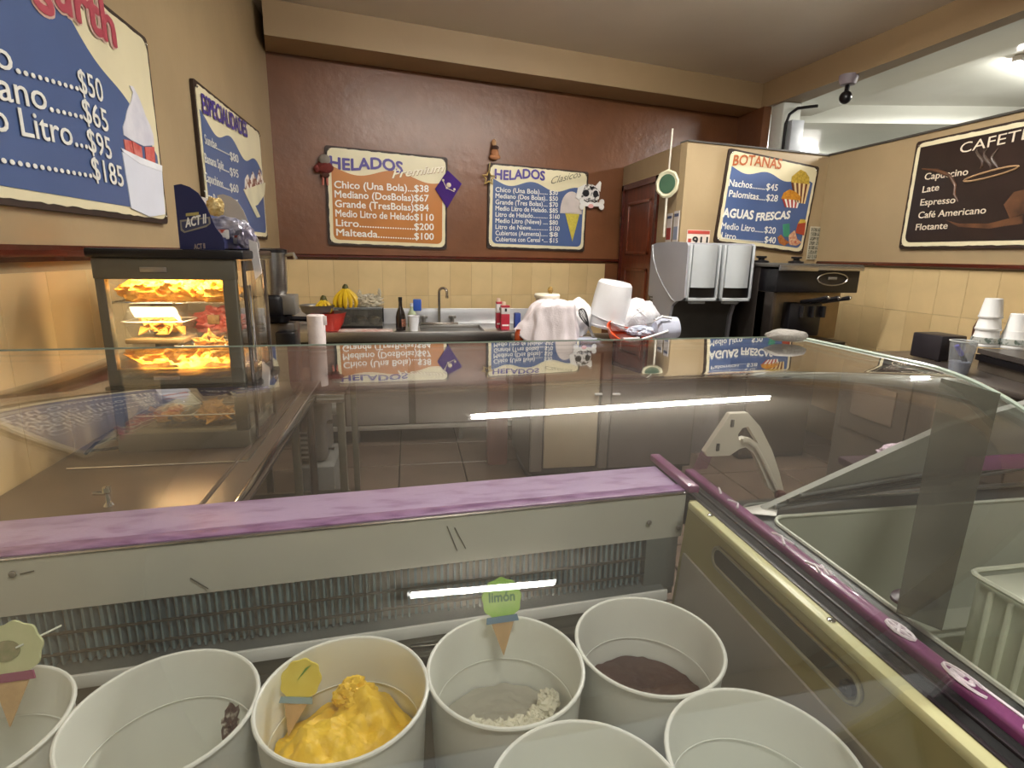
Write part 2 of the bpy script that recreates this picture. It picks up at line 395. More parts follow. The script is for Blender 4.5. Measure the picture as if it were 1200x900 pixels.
def board(name, label, pl, W, Hh, field, top_frac, waves, parent=None):
    t = thing(name, label, 'menu board', pl.O)
    b = MB(); b.prism(rrect(0, 0, W, Hh, .02), pl.O, pl.U, pl.W, pl.N, -.012, .004); part('backing', b, M_fdark, t, smooth=False)
    b = MB(); b.prism(rrect(.018, .018, W-.018, Hh-.015, .045, 5, .0025), pl.O, pl.U, pl.W, pl.N, .004, .007); part('cream_plate', b, M_cream, t, smooth=False)
    m_ = .045; top = Hh*(1-top_frac); pts = []
    n = 36
    for i in range(n+1):
        f = i/n; pts.append((W-m_-(W-2*m_)*f, top+Hh*waves(1-f)))
    lo = rrect(m_, m_, W-m_, Hh, .045, 5)[12:]
    pts += [p for p in lo]
    b = MB(); b.prism(pts, pl.O, pl.U, pl.W, pl.N, .007, .009); part('printed_field', b, field, t, smooth=False)
    for (u, v) in ((.03, .03), (W-.03, .03), (.03, Hh-.03), (W-.03, Hh-.03)):
        b = MB(); b.ball(pl.pt(u, v, .009), .007); part('screw', b, M_chrome, t)
    return t
def wavef(a, k, ph): return lambda f: a*math.sin(k*f*math.pi*2+ph)

# --- orange board
O = bpt(0, 0); 
def back_plane(px0, py0, px1, py1, off=.014):
    a = bw(px0, py0, off); c = bw(px1, py1, off); U = (c-a).normalized(); return Plane(a, U, NB.cross(U) if NB.cross(U).z > 0 else U.cross(NB), -NB), (c-a).length
pl, W = back_plane(384.5, 287, 523.5, 292.5)
t = board('menu_board', 'orange enamel price board headed Helados Premium on the brown wall', pl, W, .765, M_orange, .22, lambda f: (.045*math.sin(f*9.5+2.6)-.03*f))
lettering(pl, 'HELADOS', (386, 196), (472, 202), .085, M_violet, t, bold=.035, wave=lambda f: -.25*math.sin(f*7)*.6)
lettering(pl, 'Premium', (459.4, 209.6), (520.4, 201.6), .062, mat('ochre_shadow_print', '#a58457', .4), t, bold=.028, shear=.3, d=.0105)
lettering(pl, 'Premium', (459, 209), (520, 201), .062, mat('ivory_print', '#f3ead2', .4), t, bold=.016, shear=.3)
for i, (s, pr) in enumerate((('Chico (Una Bola)...', '$38'), ('Mediano (DosBolas)', '$67'), ('Grande (TresBolas)', '$84'), ('Medio Litro de Helado', '$110'), ('Litro......................', '$200'), ('Malteada...............', '$100'))):
    y = 220.5+i*11.15; x0 = 391.5+i*.5
    lettering(pl, s, (x0, y-.3), (484.5, y+4.2 if i != 4 else y+4), .054, M_wtext, t, bold=.02)
    lettering(pl, pr, (485, y+4.2), (502 if i < 3 else 508, y+4.7), .054, M_wtext, t, bold=.02)
# purple felt diamond with a pale motif, hung on the board's right edge
g = thing('felt_ornament', 'purple diamond felt ornament on the right edge of the orange board', 'decoration', pl.pt(W-.0, .45, .02))
c0 = pl.uv(525, 220); hw, hh = .118, .15
patch(pl, [(c0[0]-hw, c0[1]-.02), (c0[0]-.01, c0[1]-hh-.02), (c0[0]+hw, c0[1]+.04), (c0[0]-.01, c0[1]+hh-.01)], mat('purple_felt', '#3f1d70', .9, bump=.3, bscale=200), g, 'felt', .012, .02, px=False)
b = MB()
for du, dv, r in ((0, .02, .02), (-.05, .055, .01), (.05, -.012, .01), (-.018, -.005, .009)): b.ball(pl.pt(c0[0]+du, c0[1]+dv, .023), (r, .006, r))
b.tube([pl.pt(c0[0]-.05, c0[1]+.05, .023), pl.pt(c0[0]-.02, c0[1]-.005, .023), pl.pt(c0[0]+.05, c0[1]-.03, .023)], .003); part('motif', b, M_cream, g)
# stuffed ornament on the left corner
q = pl.uv(380, 194); g = thing('ornament_doll', 'small grey and dark red stuffed doll on the left corner of the orange board', 'decoration', pl.pt(*q, .03))
b = MB(); b.ball(pl.pt(q[0], q[1]+.04, .035), (.045, .025, .04), amp=.1); part('head', b, mat('grey_felt', '#8d857c', .9), g)
b = MB(); b.ball(pl.pt(q[0], q[1]-.02, .03), (.065, .03, .045), amp=.15); b.ball(pl.pt(q[0]-.06, q[1]-.03, .03), (.025, .02, .03)); part('coat', b, mat('dark_red_felt', '#6b2a24', .9, bump=.2), g)
b = MB(); b.ball(pl.pt(q[0], q[1]-.075, .03), (.035, .02, .025)); part('trousers', b, mat('brown_felt', '#4a2a20', .9), g)
for s in (-.014, .014):
    b = MB(); b.tube([pl.pt(q[0]+s, q[1]-.09, .03), pl.pt(q[0]+s*1.3, q[1]-.15, .03)], .008); part('leg', b, mat('striped_red', '#b86a5c', .8), g)

# --- blue board
pl, W = back_plane(570.5, 291, 684.5, 295)
t = board('menu_board', 'blue enamel price board headed Helados Clasicos on the brown wall', pl, W, .735, M_blue, .2, lambda f: (.04*math.sin(f*12.5+2.6)-.05*f))
lettering(pl, 'HELADOS', (579, 209), (638, 211), .078, M_violet, t, bold=.035, wave=lambda f: -.2*math.sin(f*7)*.6)
lettering(pl, 'Clasicos', (645, 216), (681, 207), .06, mat('grey_script', '#77735f', .4), t, bold=.002, shear=.4)
rows = [('Chico (Una Bola)......', '$30'), ('Mediano (Dos Bolas)..', '$50'), ('Grande (Tres Bolas)....', '$70'), ('Medio Litro de Helado.', '$85'), ('Litro de Helado............', '$160'), ('Medio Litro (Nieve) ....', '$80'), ('Litro de Nieve.............', '$150'), ('Cubiertos (Aumenta)......', '$8'), ('Cubiertos con Cereal •....', '$15')]
for i, (s, pr) in enumerate(rows):
    y = 224.8+i*7.25
    lettering(pl, s, (580, y), (641, y+3.3-i*.28), .04, M_wtext, t, bold=.015)
    lettering(pl, pr, (643, y+3.5-i*.28), (653 if len(pr) < 4 else 655, y+4-i*.28), .04, M_wtext, t, bold=.015)
cu = pl.uv(668.5, 250)
b = MB(); b.prism([(cu[0]-.115*math.cos(i/14*math.pi), cu[1]-.004+.20*math.sin(i/14*math.pi)**.8) for i in range(15)], pl.O, pl.U, pl.W, pl.N, .009, .012); part('printed_scoop', b, mat('pale_mauve_print', '#cfc4be', .5), t, smooth=False)
patch(pl, [(661.5, 249), (679, 249), (670, 283)], mat('cone_print', '#b9a93c', .6, col2='#d2c24e', scale=60), t, 'printed_cone', .009, .012)
# felt dog with a bone
g = thing('felt_dog', 'black and white felt dog face biting a bone, on the blue board', 'decoration', pl.pt(*pl.uv(690, 232), .02))
M_fw = mat('white_felt', '#e9e6e0', .9, bump=.2, bscale=150); M_fb = mat('black_felt', '#17151a', .9); M_fg = mat('spotted_felt', '#dedad4', .9, col2='#54504f', scale=28, thresh=(.5, .6))
c = pl.uv(690, 229)
def ell(cu_, cv, a, b_, rot=0, n=18): return [(cu_+a*math.cos(t)*math.cos(rot)-b_*math.sin(t)*math.sin(rot), cv+a*math.cos(t)*math.sin(rot)+b_*math.sin(t)*math.cos(rot)) for t in [2*math.pi*i/n for i in range(n)]]
patch(pl, ell(c[0], c[1], .105, .1), M_fg, g, 'face', .014, .022, px=False)
patch(pl, [(c[0]+.05, c[1]+.08), (c[0]+.1, c[1]+.135), (c[0]+.115, c[1]+.12), (c[0]+.11, c[1]+.04)], M_fw, g, 'ear', .016, .024, px=False)
patch(pl, [(c[0]-.05, c[1]+.1), (c[0]-.13, c[1]+.06), (c[0]-.15, c[1]-.03), (c[0]-.11, c[1]-.05), (c[0]-.08, c[1]+.03)], M_fw, g, 'ear', .016, .024, px=False)
for s, e_ in ((-.045, .035), (.06, .028)): patch(pl, ell(c[0]+s, c[1]+.015, e_, .032), M_fb, g, 'eye', .022, .026, px=False)
patch(pl, [(c[0]+.015, c[1]+.045), (c[0]-.01, c[1]+.075), (c[0]+.0, c[1]+.085), (c[0]+.015, c[1]+.075), (c[0]+.03, c[1]+.085), (c[0]+.04, c[1]+.075)], M_fb, g, 'forehead_heart', .022, .025, px=False)
bone = []
for cx_, cy_, a0 in ((-.075, -.03, 60), (.125, -.005, -60)):
    pass
b = MB(); b.prism([(-.08+c[0], -.105+c[1]), (.12+c[0], -.095+c[1]), (.12+c[0], -.06+c[1]), (-.08+c[0], -.065+c[1])], pl.O, pl.U, pl.W, pl.N, .024, .032)
for du, dv in ((-.085, -.06), (-.085, -.11), (.13, -.055), (.13, -.1)): b.prism(ell(c[0]+du, c[1]+dv, .027, .027), pl.O, pl.U, pl.W, pl.N, .024, .032)
part('bone', b, M_fw, g, smooth=False)
b = MB(); b.tube([pl.pt(c[0]-.07, c[1]-.045, .034), pl.pt(c[0]-.03, c[1]-.065, .034), pl.pt(c[0]+.01, c[1]-.045, .034), pl.pt(c[0]+.05, c[1]-.065, .034), pl.pt(c[0]+.09, c[1]-.035, .034)], .004); part('mouth', b, M_fb, g)
patch(pl, ell(c[0]+.01, c[1]-.1, .028, .02), mat('pink_felt', '#e3a9a4', .9), g, 'tongue', .032, .036, px=False)
# two little ornaments on the blue board's left corner
q = pl.uv(579, 180); g = thing('ornament_doll', 'small brown gingerbread style figure standing on top of the blue board', 'decoration', pl.pt(*q, .02))
b = MB(); b.ball(pl.pt(q[0], q[1]+.0, .02), (.035, .02, .045)); b.ball(pl.pt(q[0], q[1]-.03, .02), (.05, .02, .025)); part('body', b, mat('gingerbread', '#a8714a', .8, bump=.2), g)
b = MB(); b.ball(pl.pt(q[0], q[1]+.045, .02), (.035, .02, .02)); part('hat', b, mat('dark_brown_felt', '#3e2418', .9), g)
b = MB(); b.ball(pl.pt(q[0]-.01, q[1]+.085, .02), (.02, .012, .03)); part('bow', b, mat('tan_felt', '#b58a62', .9), g)
q = pl.uv(571.5, 209); g = thing('star_ornament', 'gold wicker star hanging at the top left of the blue board', 'decoration', pl.pt(*q, .02))
st = [(q[0]+(.062 if i % 2 == 0 else .028)*math.sin(i*math.pi/5), q[1]+(.062 if i % 2 == 0 else .028)*math.cos(i*math.pi/5)) for i in range(10)]
b = MB(); b.tube([pl.pt(*s_, .03) for s_ in st], .008, closed=True); part('star', b, mat('gold_wicker', '#b79a55', .4, .5), g)
b = MB(); b.tube([pl.pt(q[0], q[1]+.06, .028), pl.pt(q[0]+.01, q[1]+.13, .028)], .004); part('cord', b, mat('gold_cord', '#c9b074', .6), g)

# --- left wall boards
def left_plane(y0, z0, off=.014): return Plane((LX+off, y0, z0), (0, 1, 0), (0, 0, 1), (1, 0, 0))
pl = left_plane(1.35, 1.578)
t = board('menu_board', 'large blue board with a soft serve cup, nearest on the left wall', pl, 1.3, .70, M_blue, .07, lambda f: (-.03+.55*(-1 if f > .62 else 0)*0 + .03*math.sin(f*16+.6) - max(0, f-.5)*1.0))
YB = .7
lettering(pl, 'Yogurth', (-60, -75), (133, 55), .12, mat('pink_halo_print', '#d9b7a8', .4), t, bold=.075, d=.0105)
lettering(pl, 'Yogurth', (-60, -75), (133, 55), .12, M_red, t, bold=.035, d=.013)
for s, pr, a, c_, d_, e_ in (('Chico..........', '$50', (-118, 47), (87, 106), (88, 107), (117, 120)), ('Mediano......', '$65', (-118, 90), (92, 139), (93, 141), (123, 155)),
                             ('Medio Litro...', '$95', (-118, 131), (98, 174), (99, 176), (127, 187)), ('Litro..............', '$185', (-118, 171), (103, 208), (104, 209), (141, 219))):
    lettering(pl, s, a, c_, .068, M_wtext, t, bold=.008); lettering(pl, pr, d_, e_, .068, M_wtext, t, bold=.008)
cupw = mat('printed_cup_white', '#dfe2ee', .5, var=.03)
patch(pl, [(139, 178), (186, 198), (190, 251), (172, 254), (150, 244)], cupw, t, 'printed_cup', .009, .012)
patch(pl, [(137, 173), (140, 178), (160, 192), (186, 201), (186, 194), (160, 184)], mat('printed_cup_rim', '#eceef5', .5), t, 'printed_rim', .012, .0135)
for pts in (((141, 163), (150, 165), (153, 182), (143, 176)), ((151, 165), (162, 172), (164, 191), (154, 185)), ((166, 172), (177, 172), (179, 198), (168, 194))):
    patch(pl, pts, mat('strawberry_print', '#c0392f', .5, col2='#d8847a', scale=30), t, 'printed_strawberry', .009, .0118)
patch(pl, [(148, 100), (152, 101), (158, 112), (164, 127), (167, 136), (172, 146), (176, 158), (177, 170), (165, 171), (150, 164), (141, 158), (140, 148), (143, 140), (145, 130), (150, 118), (152, 108)], mat('printed_cream', '#e9e8ee', .5, col2='#c9c8d6', scale=9), t, 'printed_swirl', .009, .0115)
pl = left_plane(3.13, 1.552)
t = board('menu_board', 'blue board headed Especialidades, farther one on the left wall', pl, 1.24, .72, M_blue, .22, lambda f: (.045*math.sin(f*14+2)-.13*f))
lettering(pl, 'ESPECIALIDADES', (234.5, 131), (288, 161), .085, M_violet, t, bold=.03)
for i, (s, pr) in enumerate((('Sundae...............', '$80'), ('Banana Split.......', '$95'), ('Capuchinos........', '$60'), ('Tres Bolas..........', '$75'))):
    lettering(pl, s, (237, 168+i*22), (266, 182+i*20.5), .045, M_wtext, t, bold=.01); lettering(pl, pr, (267, 187+i*18.5), (277, 191+i*17.5), .045, M_wtext, t, bold=.01)
patch(pl, [(283, 222), (309, 214), (308, 228), (300, 240), (297, 241), (303, 254), (299, 255), (292, 241)], mat('sundae_print', '#d9d3b4', .5), t, 'printed_sundae', .009, .012)
patch(pl, [(285, 222), (285, 210), (288, 204), (291, 212), (294, 201), (299, 212), (302, 198), (307, 214)], mat('banana_print', '#e8e0d6', .5, col2='#7c4630', scale=25, thresh=(.45, .55)), t, 'printed_bananas', .009, .0125)

# --- snack board on the slanted partition (hung a little askew)
dN = NN.dot(FC)-.014
a = hitp(836.5, 284, NN, dN); c = hitp(940, 298, NN, dN); U = (c-a).normalized(); Wd = (c-a).length
a2 = hitp(848, 172, NN, dN)
pl = Plane(a, U, U.cross(-NN).normalized() if U.cross(-NN).z > 0 else -U.cross(-NN), -NN)
HB = (a2-a).dot(pl.W)
t = board('menu_board', 'blue board headed Botanas and Aguas Frescas, hung askew on the yellow partition', pl, Wd, HB, M_blue, .2, lambda f: (.03*math.sin(f*13+2.4)))
lettering(pl, 'BOTANAS', (857, 194), (914, 197), .075, M_orng, t, bold=.02, wave=lambda f: .1*math.sin(f*5))
for s, pr, y in (('Nachos........', '$45', 218), ('Palomitas....', '$28', 230.5)):
    lettering(pl, s, (852.5, y), (895, y+4.6), .05, M_wtext, t, bold=.012); lettering(pl, pr, (896, y+4.5), (909.5, y+6), .05, M_wtext, t, bold=.012)
lettering(pl, 'AGUAS', (845, 254), (881, 257), .065, M_wtext, t, bold=.04); lettering(pl, 'FRESCAS', (884, 259), (924, 256), .06, M_wtext, t, bold=.04)
for s, pr, y in (('Medio Litro......', '$20', 268), ('Litro.................', '$40', 279.5)):
    lettering(pl, s, (843.5, y), (893, y+4.6), .05, M_wtext, t, bold=.012); lettering(pl, pr, (894, y+4.5), (907, y+6), .05, M_wtext, t, bold=.012)
M_stripe = mat('popcorn_stripes', '#b5403a', .5)
def striped(pts_top, pts_bot, n, nm, c1, c2):
    for i in range(n):
        f0, f1 = i/n, (i+1)/n
        L_ = lambda A, B, f: (A[0]+(B[0]-A[0])*f, A[1]+(B[1]-A[1])*f)
        patch(pl, [L_(*pts_bot, f0), L_(*pts_bot, f1), L_(*pts_top, f1), L_(*pts_top, f0)], c1 if i % 2 == 0 else c2, t, nm, .009, .012)
striped(((926, 213), (948, 215)), ((930, 237), (942, 239)), 8, 'printed_popcorn_bag', mat('brown_stripe', '#6e3b22', .5), mat('cream_stripe', '#e6cf9a', .5))
striped(((915, 232), (936, 234)), ((919, 243), (933, 244)), 8, 'printed_popcorn_tub', M_stripe, M_wtext)
M_pop = mat('popcorn_print', '#d9b84a', .6, col2='#a88a2e', scale=60); M_pop2 = mat('nacho_print', '#d99a2e', .6, col2='#b5701c', scale=60)
patch(pl, [(926, 214), (927, 207), (932, 203), (937, 199), (943, 202), (947, 208), (947, 216)], M_pop, t, 'printed_popcorn', .009, .0125)
patch(pl, [(914, 233), (917, 226), (924, 222), (931, 225), (937, 231), (936, 235)], M_pop2, t, 'printed_nachos', .012, .014)
patch(pl, [(916, 263), (924, 262), (924, 278), (917, 277)], mat('green_drink_print', '#3f8f70', .5), t, 'printed_green_drink', .009, .012)
patch(pl, [(934, 262), (943, 260), (941, 276), (931, 273)], mat('red_drink_print', '#a8442c', .5), t, 'printed_red_drink', .009, .012)
patch(pl, [(934, 262), (937, 257), (942, 257), (943, 261)], M_pop, t, 'printed_pineapple', .009, .0125)
patch(pl, [(910, 278), (914, 275), (919, 281), (924, 284), (918, 288), (912, 285)], mat('fruit_print', '#8f4426', .5, col2='#c08040', scale=50), t, 'printed_fruit', .009, .012)
patch(pl, [(923, 276), (930, 270), (933, 280), (938, 284), (932, 288), (924, 287)], mat('fruit_print2', '#b23a2e', .5, col2='#e0c9a0', scale=60), t, 'printed_fruit', .009, .0125)
# small notices on the partition
def notice(label, x0, y0, x1, y1, base, dots=None, off=.006, dark='#3d3a34'):
    p0 = hitp(x0, y1, NN, NN.dot(FC)-off); p1 = hitp(x1, y1, NN, NN.dot(FC)-off); p2 = hitp(x0, y0, NN, NN.dot(FC)-off)
    U_ = (p1-p0); U_.z = 0; wd = U_.length; hh_ = p2.z-p0.z
    q = Plane(p0, UN, ZUP, -NN); g_ = thing('wall_notice', label, 'notice', p0)
    b_ = MB(); b_.prism([(0, 0), (wd, 0), (wd, hh_), (0, hh_)], q.O, q.U, q.W, q.N, 0, .004); part('sheet', b_, base, g_, smooth=False)
    return g_, q, wd, hh_
g, q, wd, hh_ = notice('white emergency notice reading 911 with a red top, above the grey dispenser', 803.5, 269, 830, 291, mat('notice_paper', '#e4d8cb', .6))
patch(q, [(.004, hh_-.03), (wd-.004, hh_-.03), (wd-.004, hh_-.004), (.004, hh_-.004)], mat('notice_red', '#b8463c', .6), g, 'red_band', .004, .006, px=False)
lettering(q, '911', (.05, .03), (wd-.015, .03), .06, mat('black_print', '#1c1a1a', .6), g, d=.006, bold=.03, px=False)
patch(q, [(.012, .03), (.04, .03), (.04, .075), (.012, .075)], mat('notice_red', '#b8463c', .6), g, 'red_mark', .004, .006, px=False)
g, q, wd, hh_ = notice('grey printed table of small boxes, at the right of the snack board', 944.5, 265, 968, 304, mat('grey_notice', '#c3bca6', .6))
for r in range(7):
    for k in range(3):
        u0 = .008+k*(wd-.01)/3; v0 = .01+r*(hh_-.015)/7
        patch(q, [(u0, v0), (u0+(wd-.03)/3, v0), (u0+(wd-.03)/3, v0+(hh_-.06)/7), (u0, v0+(hh_-.06)/7)], mat('grey_box_print', '#5e5a4c', .6, col2='#a9a592', scale=90, thresh=(.45, .55)), g, 'printed_box', .004, .0055, px=False)

# --- coffee board on the right wall
pl = Plane((RWX-.014, 3.545, 1.57), (0, -1, 0), (0, 0, 1), (-1, 0, 0))
M_coffee = mat('dark_coffee_enamel', '#1d1412', .35, col2='#2e201b', scale=3)
t = board('menu_board', 'dark brown coffee price board headed Cafeteria on the right wall', pl, 1.15, .715, M_coffee, .06, lambda f: 0)
M_lt = mat('ivory_letter', '#e3d6c0', .4)
lettering(pl, 'CAFETERIA', (1126, 180), (1256, 152), .06, M_lt, t, bold=.0)
for s, a, c_ in (('Capuccino', (1085, 211), (1136, 205)), ('Late', (1082.5, 226), (1102, 223)), ('Espresso', (1080, 241), (1121, 238)), ('Café Americano', (1077.5, 256), (1157, 250)), ('Flotante', (1074.5, 270), (1112, 268))):
    lettering(pl, s, a, c_, .042, M_lt, t, bold=.01)
M_cp = mat('coffee_print', '#6f4a30', .4, col2='#3a2519', scale=8); M_cp2 = mat('coffee_cup_print', '#a98a66', .4)
b = MB(); u_, v_ = pl.uv(1162, 204); b.tube([pl.pt(u_+.16*math.cos(k/24*2*math.pi), v_+.018*math.sin(k/24*2*math.pi)+.02*math.cos(k/24*2*math.pi), .011) for k in range(24)], .006, closed=True); part('printed_cup_rim', b, M_cp2, t)
b = MB(); b.tube([pl.pt(*pl.uv(x, y), .010) for x, y in ((1082, 198), (1100, 200), (1115, 206), (1121, 217), (1120, 228), (1124, 236))], [.004, .012, .012, .008, .008, .004]); part('printed_steam', b, M_cp, t)
patch(pl, [(1110, 258), (1125, 262), (1160, 262), (1200, 252), (1200, 262), (1160, 268), (1125, 266)], M_cp, t, 'printed_saucer', .009, .0105)
patch(pl, [(1178, 240), (1190, 225), (1203, 222), (1203, 250), (1185, 256)], M_cp, t, 'printed_beans', .009, .011)
for i in range(3):
    b = MB(); b.tube([pl.pt(*pl.uv(1150+i*9+4*math.sin(k*.9+i), 198-k*4), .010) for k in range(7)], [.003, .008, .011, .01, .008, .006, .003]); part('printed_steam', b, mat('steam_print', '#4a3a30', .5), t)

# ------------------------------------------------------------------ things on the door wall: oval plaque on a cord, posters
xw = PX-.012
p = atx(791, 216, xw)+V3((-.06, 0, 0))
g = thing('oval_plaque', 'round green plaque with a cream floral rim hanging by the door', 'plaque', p)
MP_ = Matrix.Translation(p) @ V3((-.72, -.69, 0)).to_track_quat('Z', 'Y').to_matrix().to_4x4() @ Matrix.Scale(1.12, 4, (0, 1, 0))
b = MB(); b.lathe([(0, 0), (.082, 0), (.094, .012), (.082, .022), (.066, .012), (0, .012)], seg=28, M=MP_, wob=lambda a, z: .03*math.sin(9*a)); part('rim', b, mat('cream_rim', '#c9c4a6', .6, bump=.5, bscale=40), g)
b = MB(); b.lathe([(0, .0), (.064, .0), (.064, .018), (0, .019)], seg=28, M=MP_); part('green_centre', b, mat('green_plaque', '#2f4f38', .6), g)
b = MB(); b.ball(p+V3((-.03, .05, .05)), (.03, .02, .035), 16, amp=.3); part('cream_flower', b, mat('cream_rim', '#c9c4a6', .6), g)
b = MB(); b.tube([p+V3((-.0, .0, .10)), p+V3((-.0, -.01, .40))], .007); part('cord', b, mat('cord_white', '#cfc8b8', .7), g)
b = MB(); b.tube([p+V3((-.0, 0, -.10)), p+V3((-.0, 0, -.40))], .009); part('cord', b, mat('cord_white', '#cfc8b8', .7), g)
for (x0, y0, x1, y1, lab, cl) in ((780, 251, 786, 284, 'narrow red and white leaflet beside the door', 'r'), (788, 248, 794, 284, 'narrow blue and white leaflet beside the plaque cord', 'b')):
    p0 = atx(x0, y1, xw); p1 = atx(x1, y1, xw); p2 = atx(x0, y0, xw)
    g = thing('wall_leaflet', lab, 'notice', p0)
    q = Plane(p0, (0, -1, 0), ZUP, (-1, 0, 0)); wd = abs(p1.y-p0.y); hh_ = p2.z-p0.z
    patch(q, [(0, 0), (wd, 0), (wd, hh_), (0, hh_)], mat('leaflet_paper', '#cfc9c4', .6), g, 'sheet', 0, .004, px=False)
    patch(q, [(.01, .02), (wd-.01, .02), (wd-.01, hh_*.5), (.01, hh_*.5)], mat('leaflet_red', '#a03a34', .6) if cl == 'r' else mat('leaflet_blue', '#8b93a8', .6), g, 'printed_block', .004, .006, px=False)
    patch(q, [(.01, hh_*.82), (wd-.01, hh_*.82), (wd-.01, hh_-.02), (.01, hh_-.02)], mat('leaflet_navy', '#4e5674', .6), g, 'printed_block', .004, .006, px=False)
# ------------------------------------------------------------------ the display counter
SK = .05
M_case = mat('pale_green_grey_enamel', '#c9cabf', .35, var=.05, scale=5)
M_cream2 = mat('cream_liner', '#aaa271', .35, var=.06, scale=4)
M_yrail = mat('pale_yellow_rail', '#d8d5a4', .3, var=.05, scale=5)
M_purple = mat('worn_purple_laminate', '#bfa6cb', .3, col2='#8d6396', scale=14, thresh=(.48, .78), bump=.1, bscale=40, stretch=(1, 3, 1))
M_plum = mat('plum_rail', '#804471', .28, var=.1, scale=6, coat=.3)
M_liner = mat('grey_liner', '#8f8f84', .4, var=.07, scale=5)
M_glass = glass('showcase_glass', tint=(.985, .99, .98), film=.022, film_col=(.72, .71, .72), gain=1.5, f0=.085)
M_gedge = mat('glass_edge', '#cfe0d2', .15, var=.03, coat=.5)
case = thing('ice_cream_display_case', 'long curved glass ice cream display case with white tubs, nearest the viewer', 'display case', (0, .75, 0))
XL, XR = -.99, 1.09
def sheet(prof_fn, x0, x1, th, mb, closed=False):
    """profile (y,z) swept in x with a slight skew, given a thickness"""
    pr = prof_fn; n = len(pr); vs = []; 
    nor = []
    for i in range(n):
        a = pr[max(0, i-1)]; c = pr[min(n-1, i+1)]; d = V3((0, c[0]-a[0], c[1]-a[1])).normalized(); nor.append(V3((0, -d.z, d.y)))
    for x in (x0, x1):
        for s in (0, 1):
            for i, (y, z) in enumerate(pr): vs.append((x, y+SK*x-nor[i].y*th*s, z-nor[i].z*th*s))
    f = []
    g = lambda a, s, i: (a*2+s)*n+i
    for i in range(n-1):
        f.append((g(0, 0, i), g(0, 0, i+1), g(1, 0, i+1), g(1, 0, i))); f.append((g(0, 1, i), g(1, 1, i), g(1, 1, i+1), g(0, 1, i+1)))
        for a in (0, 1): f.append((g(a, 0, i), g(a, 1, i), g(a, 1, i+1), g(a, 0, i+1)))
    for i in (0, n-1): f.append((g(0, 0, i), g(1, 0, i), g(1, 1, i), g(0, 1, i)))
    mb._add(vs, f); return mb
YC, RR, ZT = .96, .62, 1.264
gp = [(1.372, ZT), (1.2, ZT), (1.05, ZT)]+[(YC-RR*math.sin(rad(t)), ZT-RR+RR*math.cos(rad(t))) for t in [i*2 for i in range(0, 35)]]
yl, zl = gp[-1]; gp += [(yl-.05, zl-.12), (yl-.075, zl-.19)]
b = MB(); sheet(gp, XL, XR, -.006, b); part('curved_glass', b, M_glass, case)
# bright polished edges of the pane
b = MB(); b.tube([(XR+.003, y+SK*XR, z+.001) for y, z in gp], .0045, 6); part('glass_edge', b, M_gedge, case)
b = MB(); b.tube([(XL, 1.373+SK*XL, ZT), (XR, 1.373+SK*XR, ZT)], .002, 6); part('glass_edge', b, mat('rear_glass_edge', '#7d8a7c', .2), case)
# back sill: purple ledge with pale front face
def skbox(mb, x0, x1, y0, y1, z0, z1, bev=0, sk=.0738):
    mb.box(x0, x1, y0, y1, z0, z1, bev, M=Matrix(((1, 0, 0, 0), (sk, 1, 0, 0), (0, 0, 1, 0), (0, 0, 0, 1))))
SY = 1.003
b = MB(); skbox(b, XL, .585, SY+.004, SY+.155, .966, .982, .003); part('purple_ledge', b, M_purple, case)
b = MB(); skbox(b, XL, .585, SY+.002, SY+.035, .982, .9855, .0012); part('ledge_strip', b, mat('grimy_purple', '#a67fae', .3, col2='#6f3f78', scale=22, thresh=(.42, .7), stretch=(1, 3, 1)), case)
b = MB(); b.prism([(SY, .876), (SY-.004, .978), (SY+.004, .981), (SY+.02, .981), (SY+.02, .876)], V3((XL, SK*0-.0738*.99, 0)), V3((0, 1, 0)), ZUP, V3((1, .0738, 0)), 0, 1.575); part('front_face', b, M_case, case, smooth=False)
b = MB(); skbox(b, XL, .585, SY+.02, SY+.15, .72, .966); part('back_panel', b, M_liner, case)
b = MB(); b.tube([(XL, SY-.004+.0738*XL, .981), (.585, SY-.004+.0738*.585, .981)], .003, 6); part('bright_edge', b, M_chrome, case)
for u, z in ((.5, .92), (-.65, .955), (.573, .90)):
    b = MB(); b.ball((u, SY-.006+.0738*u, z), (.006, .003, .006)); part('rivet', b, M_steelp, case)
for (xa_, ya_, xb_, yb2) in ((524, 618, 536, 647), (533, 620, 546, 645), (230, 667, 250, 680), (45, 655, 60, 652)):
    p1, p2 = aty(xa_, ya_, SY-.004+.0738*-.0), aty(xb_, yb2, SY-.004)
    dy1, dy2 = .0738*p1.x, .0738*p2.x; b = MB(); b.tube([p1+V3((0, dy1-.0005, 0)), p2+V3((0, dy2-.0005, 0))], .0011, 5); part('scratch', b, mat('scratch_dark', '#4c4a40', .7), case)
# evaporator: dark back plate, fins, tubes
b = MB(); skbox(b, XL, .5, SY+.045, SY+.055, .74, .875); part('coil_back_plate', b, mat('coil_black', '#07090a', .8, var=.3, scale=15), case)
b = MB(); x = XL+.01
while x < .49:
    j = random.uniform(-.0015, .0015); skbox(b, x, x+.0042+j, SY+.004+j*2, SY+.046, .765+random.uniform(0, .004), .872); x += .0132
part('coil_fins', b, mat('frosty_fins', '#7a9094', .5, .1, var=.3, scale=25), case, kind='stuff', smooth=False)
for z in (.79, .83): 
    b = MB(); b.tube([(XL, SY+.003+.0738*XL, z), (.5, SY+.003+.0738*.5, z)], .003, 8); part('coolant_pipe', b, mat('dull_copper', '#5b5a52', .4, .7), case)
b = MB(); skbox(b, .5, .578, SY+.0, SY+.05, .75, .88, .003); part('coil_end_block', b, mat('end_block_grey', '#6e7470', .4), case)
